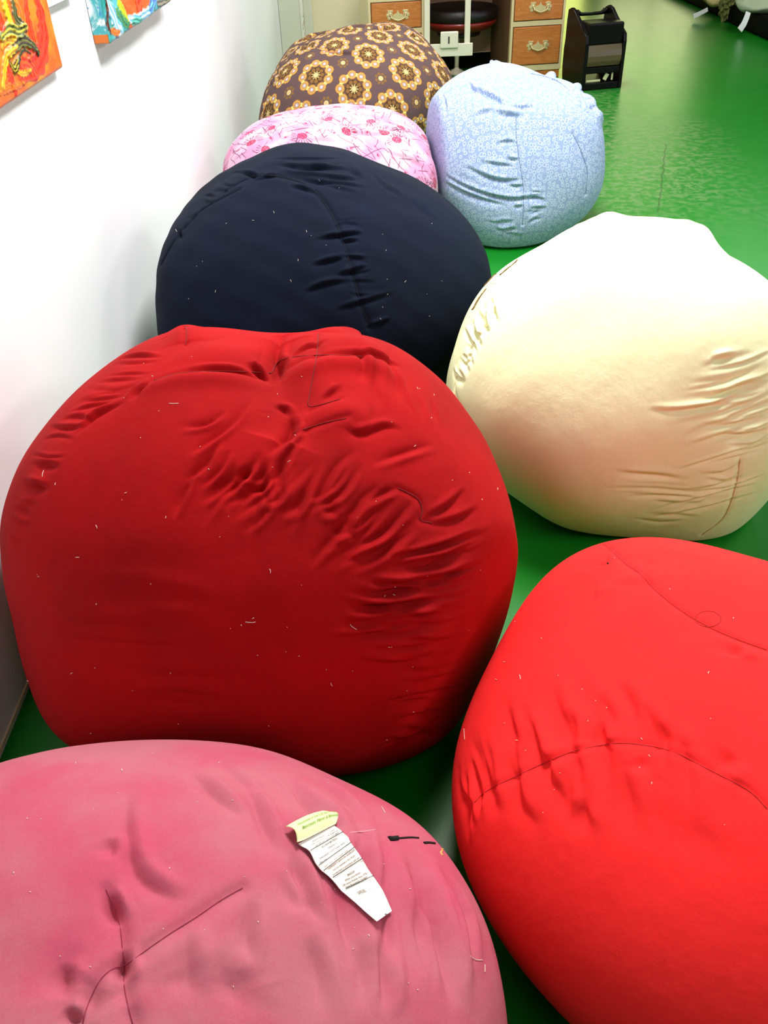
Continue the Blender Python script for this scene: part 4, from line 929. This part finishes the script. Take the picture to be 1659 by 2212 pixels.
b = B().box((.175, .03, .052), (.205, .036, .098), .003, rot=Matrix.Rotation(.5, 3, 'Y')); b.box((.232, .03, .05), (.246, .036, .1), .003); b.box((.04, .03, .047), (.15, .036, .062), .003)
ck(b.done('pale_insert', mat('pale_green_scrap', (206, 214, 160), .6)))

# ------------------------------------------------------------------ dark mattresses and cushions at the far right
m_mblk = mat('black_mattress_cover', (3, 3, 4), .9, spec=.1, bump=[(.5, 12, .01, 3)])
def soft_block(name, lo, hi, m, label, cat, group=None, seed=0, amp=.012):
    o = B().box(lo, hi, .05, seg=5).done(name, m)
    o.data.polygons.foreach_set('use_smooth', [True] * len(o.data.polygons)); tag(o, label, cat, group); return o
soft_block('floor_mattress', (3.41, 6.9, 0), (5.7, 9.3, .16), m_mblk, 'black mattress on the green floor under the grey cushion with a white tag', 'mattress')
soft_block('floor_mattress', (3.45, 9.42, 0), (5.7, 12.2, .16), m_mblk, 'black mattress on the green floor under the beige cushion, farthest right', 'mattress')
def cushion(name, label, c0, size, rz, tilt, m, cat='cushion'):
    root = empty(name, c0); tag(root, label, cat)
    D, Q = cube_sphere(28)
    P = D / np.max(np.abs(D) ** np.array([1, 1, 1]), axis=1)[:, None]
    t = np.abs(D) ** 3.2; rr = 1 / (t[:, 0] + t[:, 1] + t[:, 2]) ** (1 / 3.2); P = D * rr[:, None]
    e = np.clip(np.maximum(np.abs(P[:, 0]), np.abs(P[:, 1])), 0, 1); P[:, 2] *= (1 - .75 * e ** 4)
    P[:, 2] += .08 * np.sin(P[:, 0] * 7 + 1) * np.cos(P[:, 1] * 6)
    P = P * np.array(size) / 2
    R = Matrix.Rotation(rz, 3, 'Z') @ Matrix.Rotation(tilt, 3, 'X')
    P = P @ np.array(R).T + np.array(c0)
    link('cushion_cover', grid_mesh('cushion_cover', P, Q), m, root)
    return root
def ribbon(name, px, Y, w, m, parent):
    P = [ony(x, y, Y + dy) for x, y, dy in px]; b = B(); V = []
    for i, p in enumerate(P):
        t = P[min(i + 1, len(P) - 1)] - P[max(i - 1, 0)]; t /= np.linalg.norm(t); n = np.cross(t, [0, 1, 0]); n /= np.linalg.norm(n)
        ww = w * (1 + .25 * i / len(P))
        V.append([b.bm.verts.new(p + n * s * ww / 2 + np.array([0, dy, 0])) for s, dy in ((-1, 0), (1, 0), (1, .004), (-1, .004))])
    for A, C_ in zip(V, V[1:]):
        for k in range(4): b.bm.faces.new((A[k], A[(k + 1) % 4], C_[(k + 1) % 4], C_[k]))
    b.bm.faces.new(V[0][::-1]); b.bm.faces.new(V[-1]); return b.done(name, m, parent)
m_beige = cloth('beige_canvas', (214, 196, 138), (196, 170, 112), .5); m_gg = cloth('grey_green_canvas', (176, 190, 160), (150, 160, 130), .5)
m_tag = mat('white_tag_cloth', (236, 242, 240), .8)
q0 = ony(1552, -14, 9.72); cu = cushion('cushion', 'beige cushion with a white tag hanging from its corner, on the far black mattress', q0, (.42, .42, .17), .35, .28, m_beige)
ribbon('white_tag', [(1529, 20, -.22), (1520, 25, -.24), (1508, 31, -.26), (1498, 35, -.27)], 9.72, .036, m_tag, cu)
q0 = ony(1652, -4, 8.75); cu = cushion('cushion', 'grey green cushion with a long white tag, on the near black mattress', q0, (.50, .42, .17), -.25, .30, m_gg)
ribbon('white_tag', [(1617, 26, -.20), (1613, 38, -.22), (1607, 52, -.24), (1598, 65, -.26)], 8.75, .046, m_tag, cu)
# crumpled olive cloth between the cushions
b = B(); q0 = ony(1574, 4, 9.36)
D, Q = cube_sphere(36); n_ = np.zeros(len(D))
for k in range(14):
    kk = rs.normal(size=3) * rs.uniform(4, 14); n_ += np.sin(D @ kk + rs.uniform(0, 6)) * .05
P = D * (1 + n_)[:, None] * np.array([.08, .08, .15]) + q0
tag(link('crumpled_cloth', grid_mesh('crumpled_cloth', P, Q), cloth('olive_cloth', (120, 122, 70), (80, 84, 40), .6)), 'crumpled olive cloth bundle between the beige and the grey green cushions', 'cloth')

# ------------------------------------------------------------------ lights of the room and added fill
def area(name, loc, sx, sy, power, col=(1, 1, 1), rot=(0, 0, 0)):
    l = bpy.data.lights.new(name, 'AREA'); l.shape = 'RECTANGLE'; l.size = sx; l.size_y = sy; l.energy = power; l.color = col
    o = bpy.data.objects.new(name, l); COL.objects.link(o); o.location = loc; o.rotation_euler = rot; return o
for x, y, k in LAMPS: area('ceiling_or_fill_lamp', (x, y, 2.70), .6, 1.2, k, (1, .98, .95))
area('side_window_light', (5.9, 3.2, 1.55), 1.6, 4.5, SIDE, (.80, .89, 1), (0, math.radians(90), 0))
w = bpy.data.worlds.new('world'); sc.world = w; w.use_nodes = True; w.node_tree.nodes['Background'].inputs[0].default_value = (0, 0, 0, 1)
sc.view_settings.view_transform = 'Standard'; sc.view_settings.look = 'None'; sc.view_settings.gamma = 1; sc.view_settings.use_curve_mapping = False
sc.view_settings.exposure = EXPO
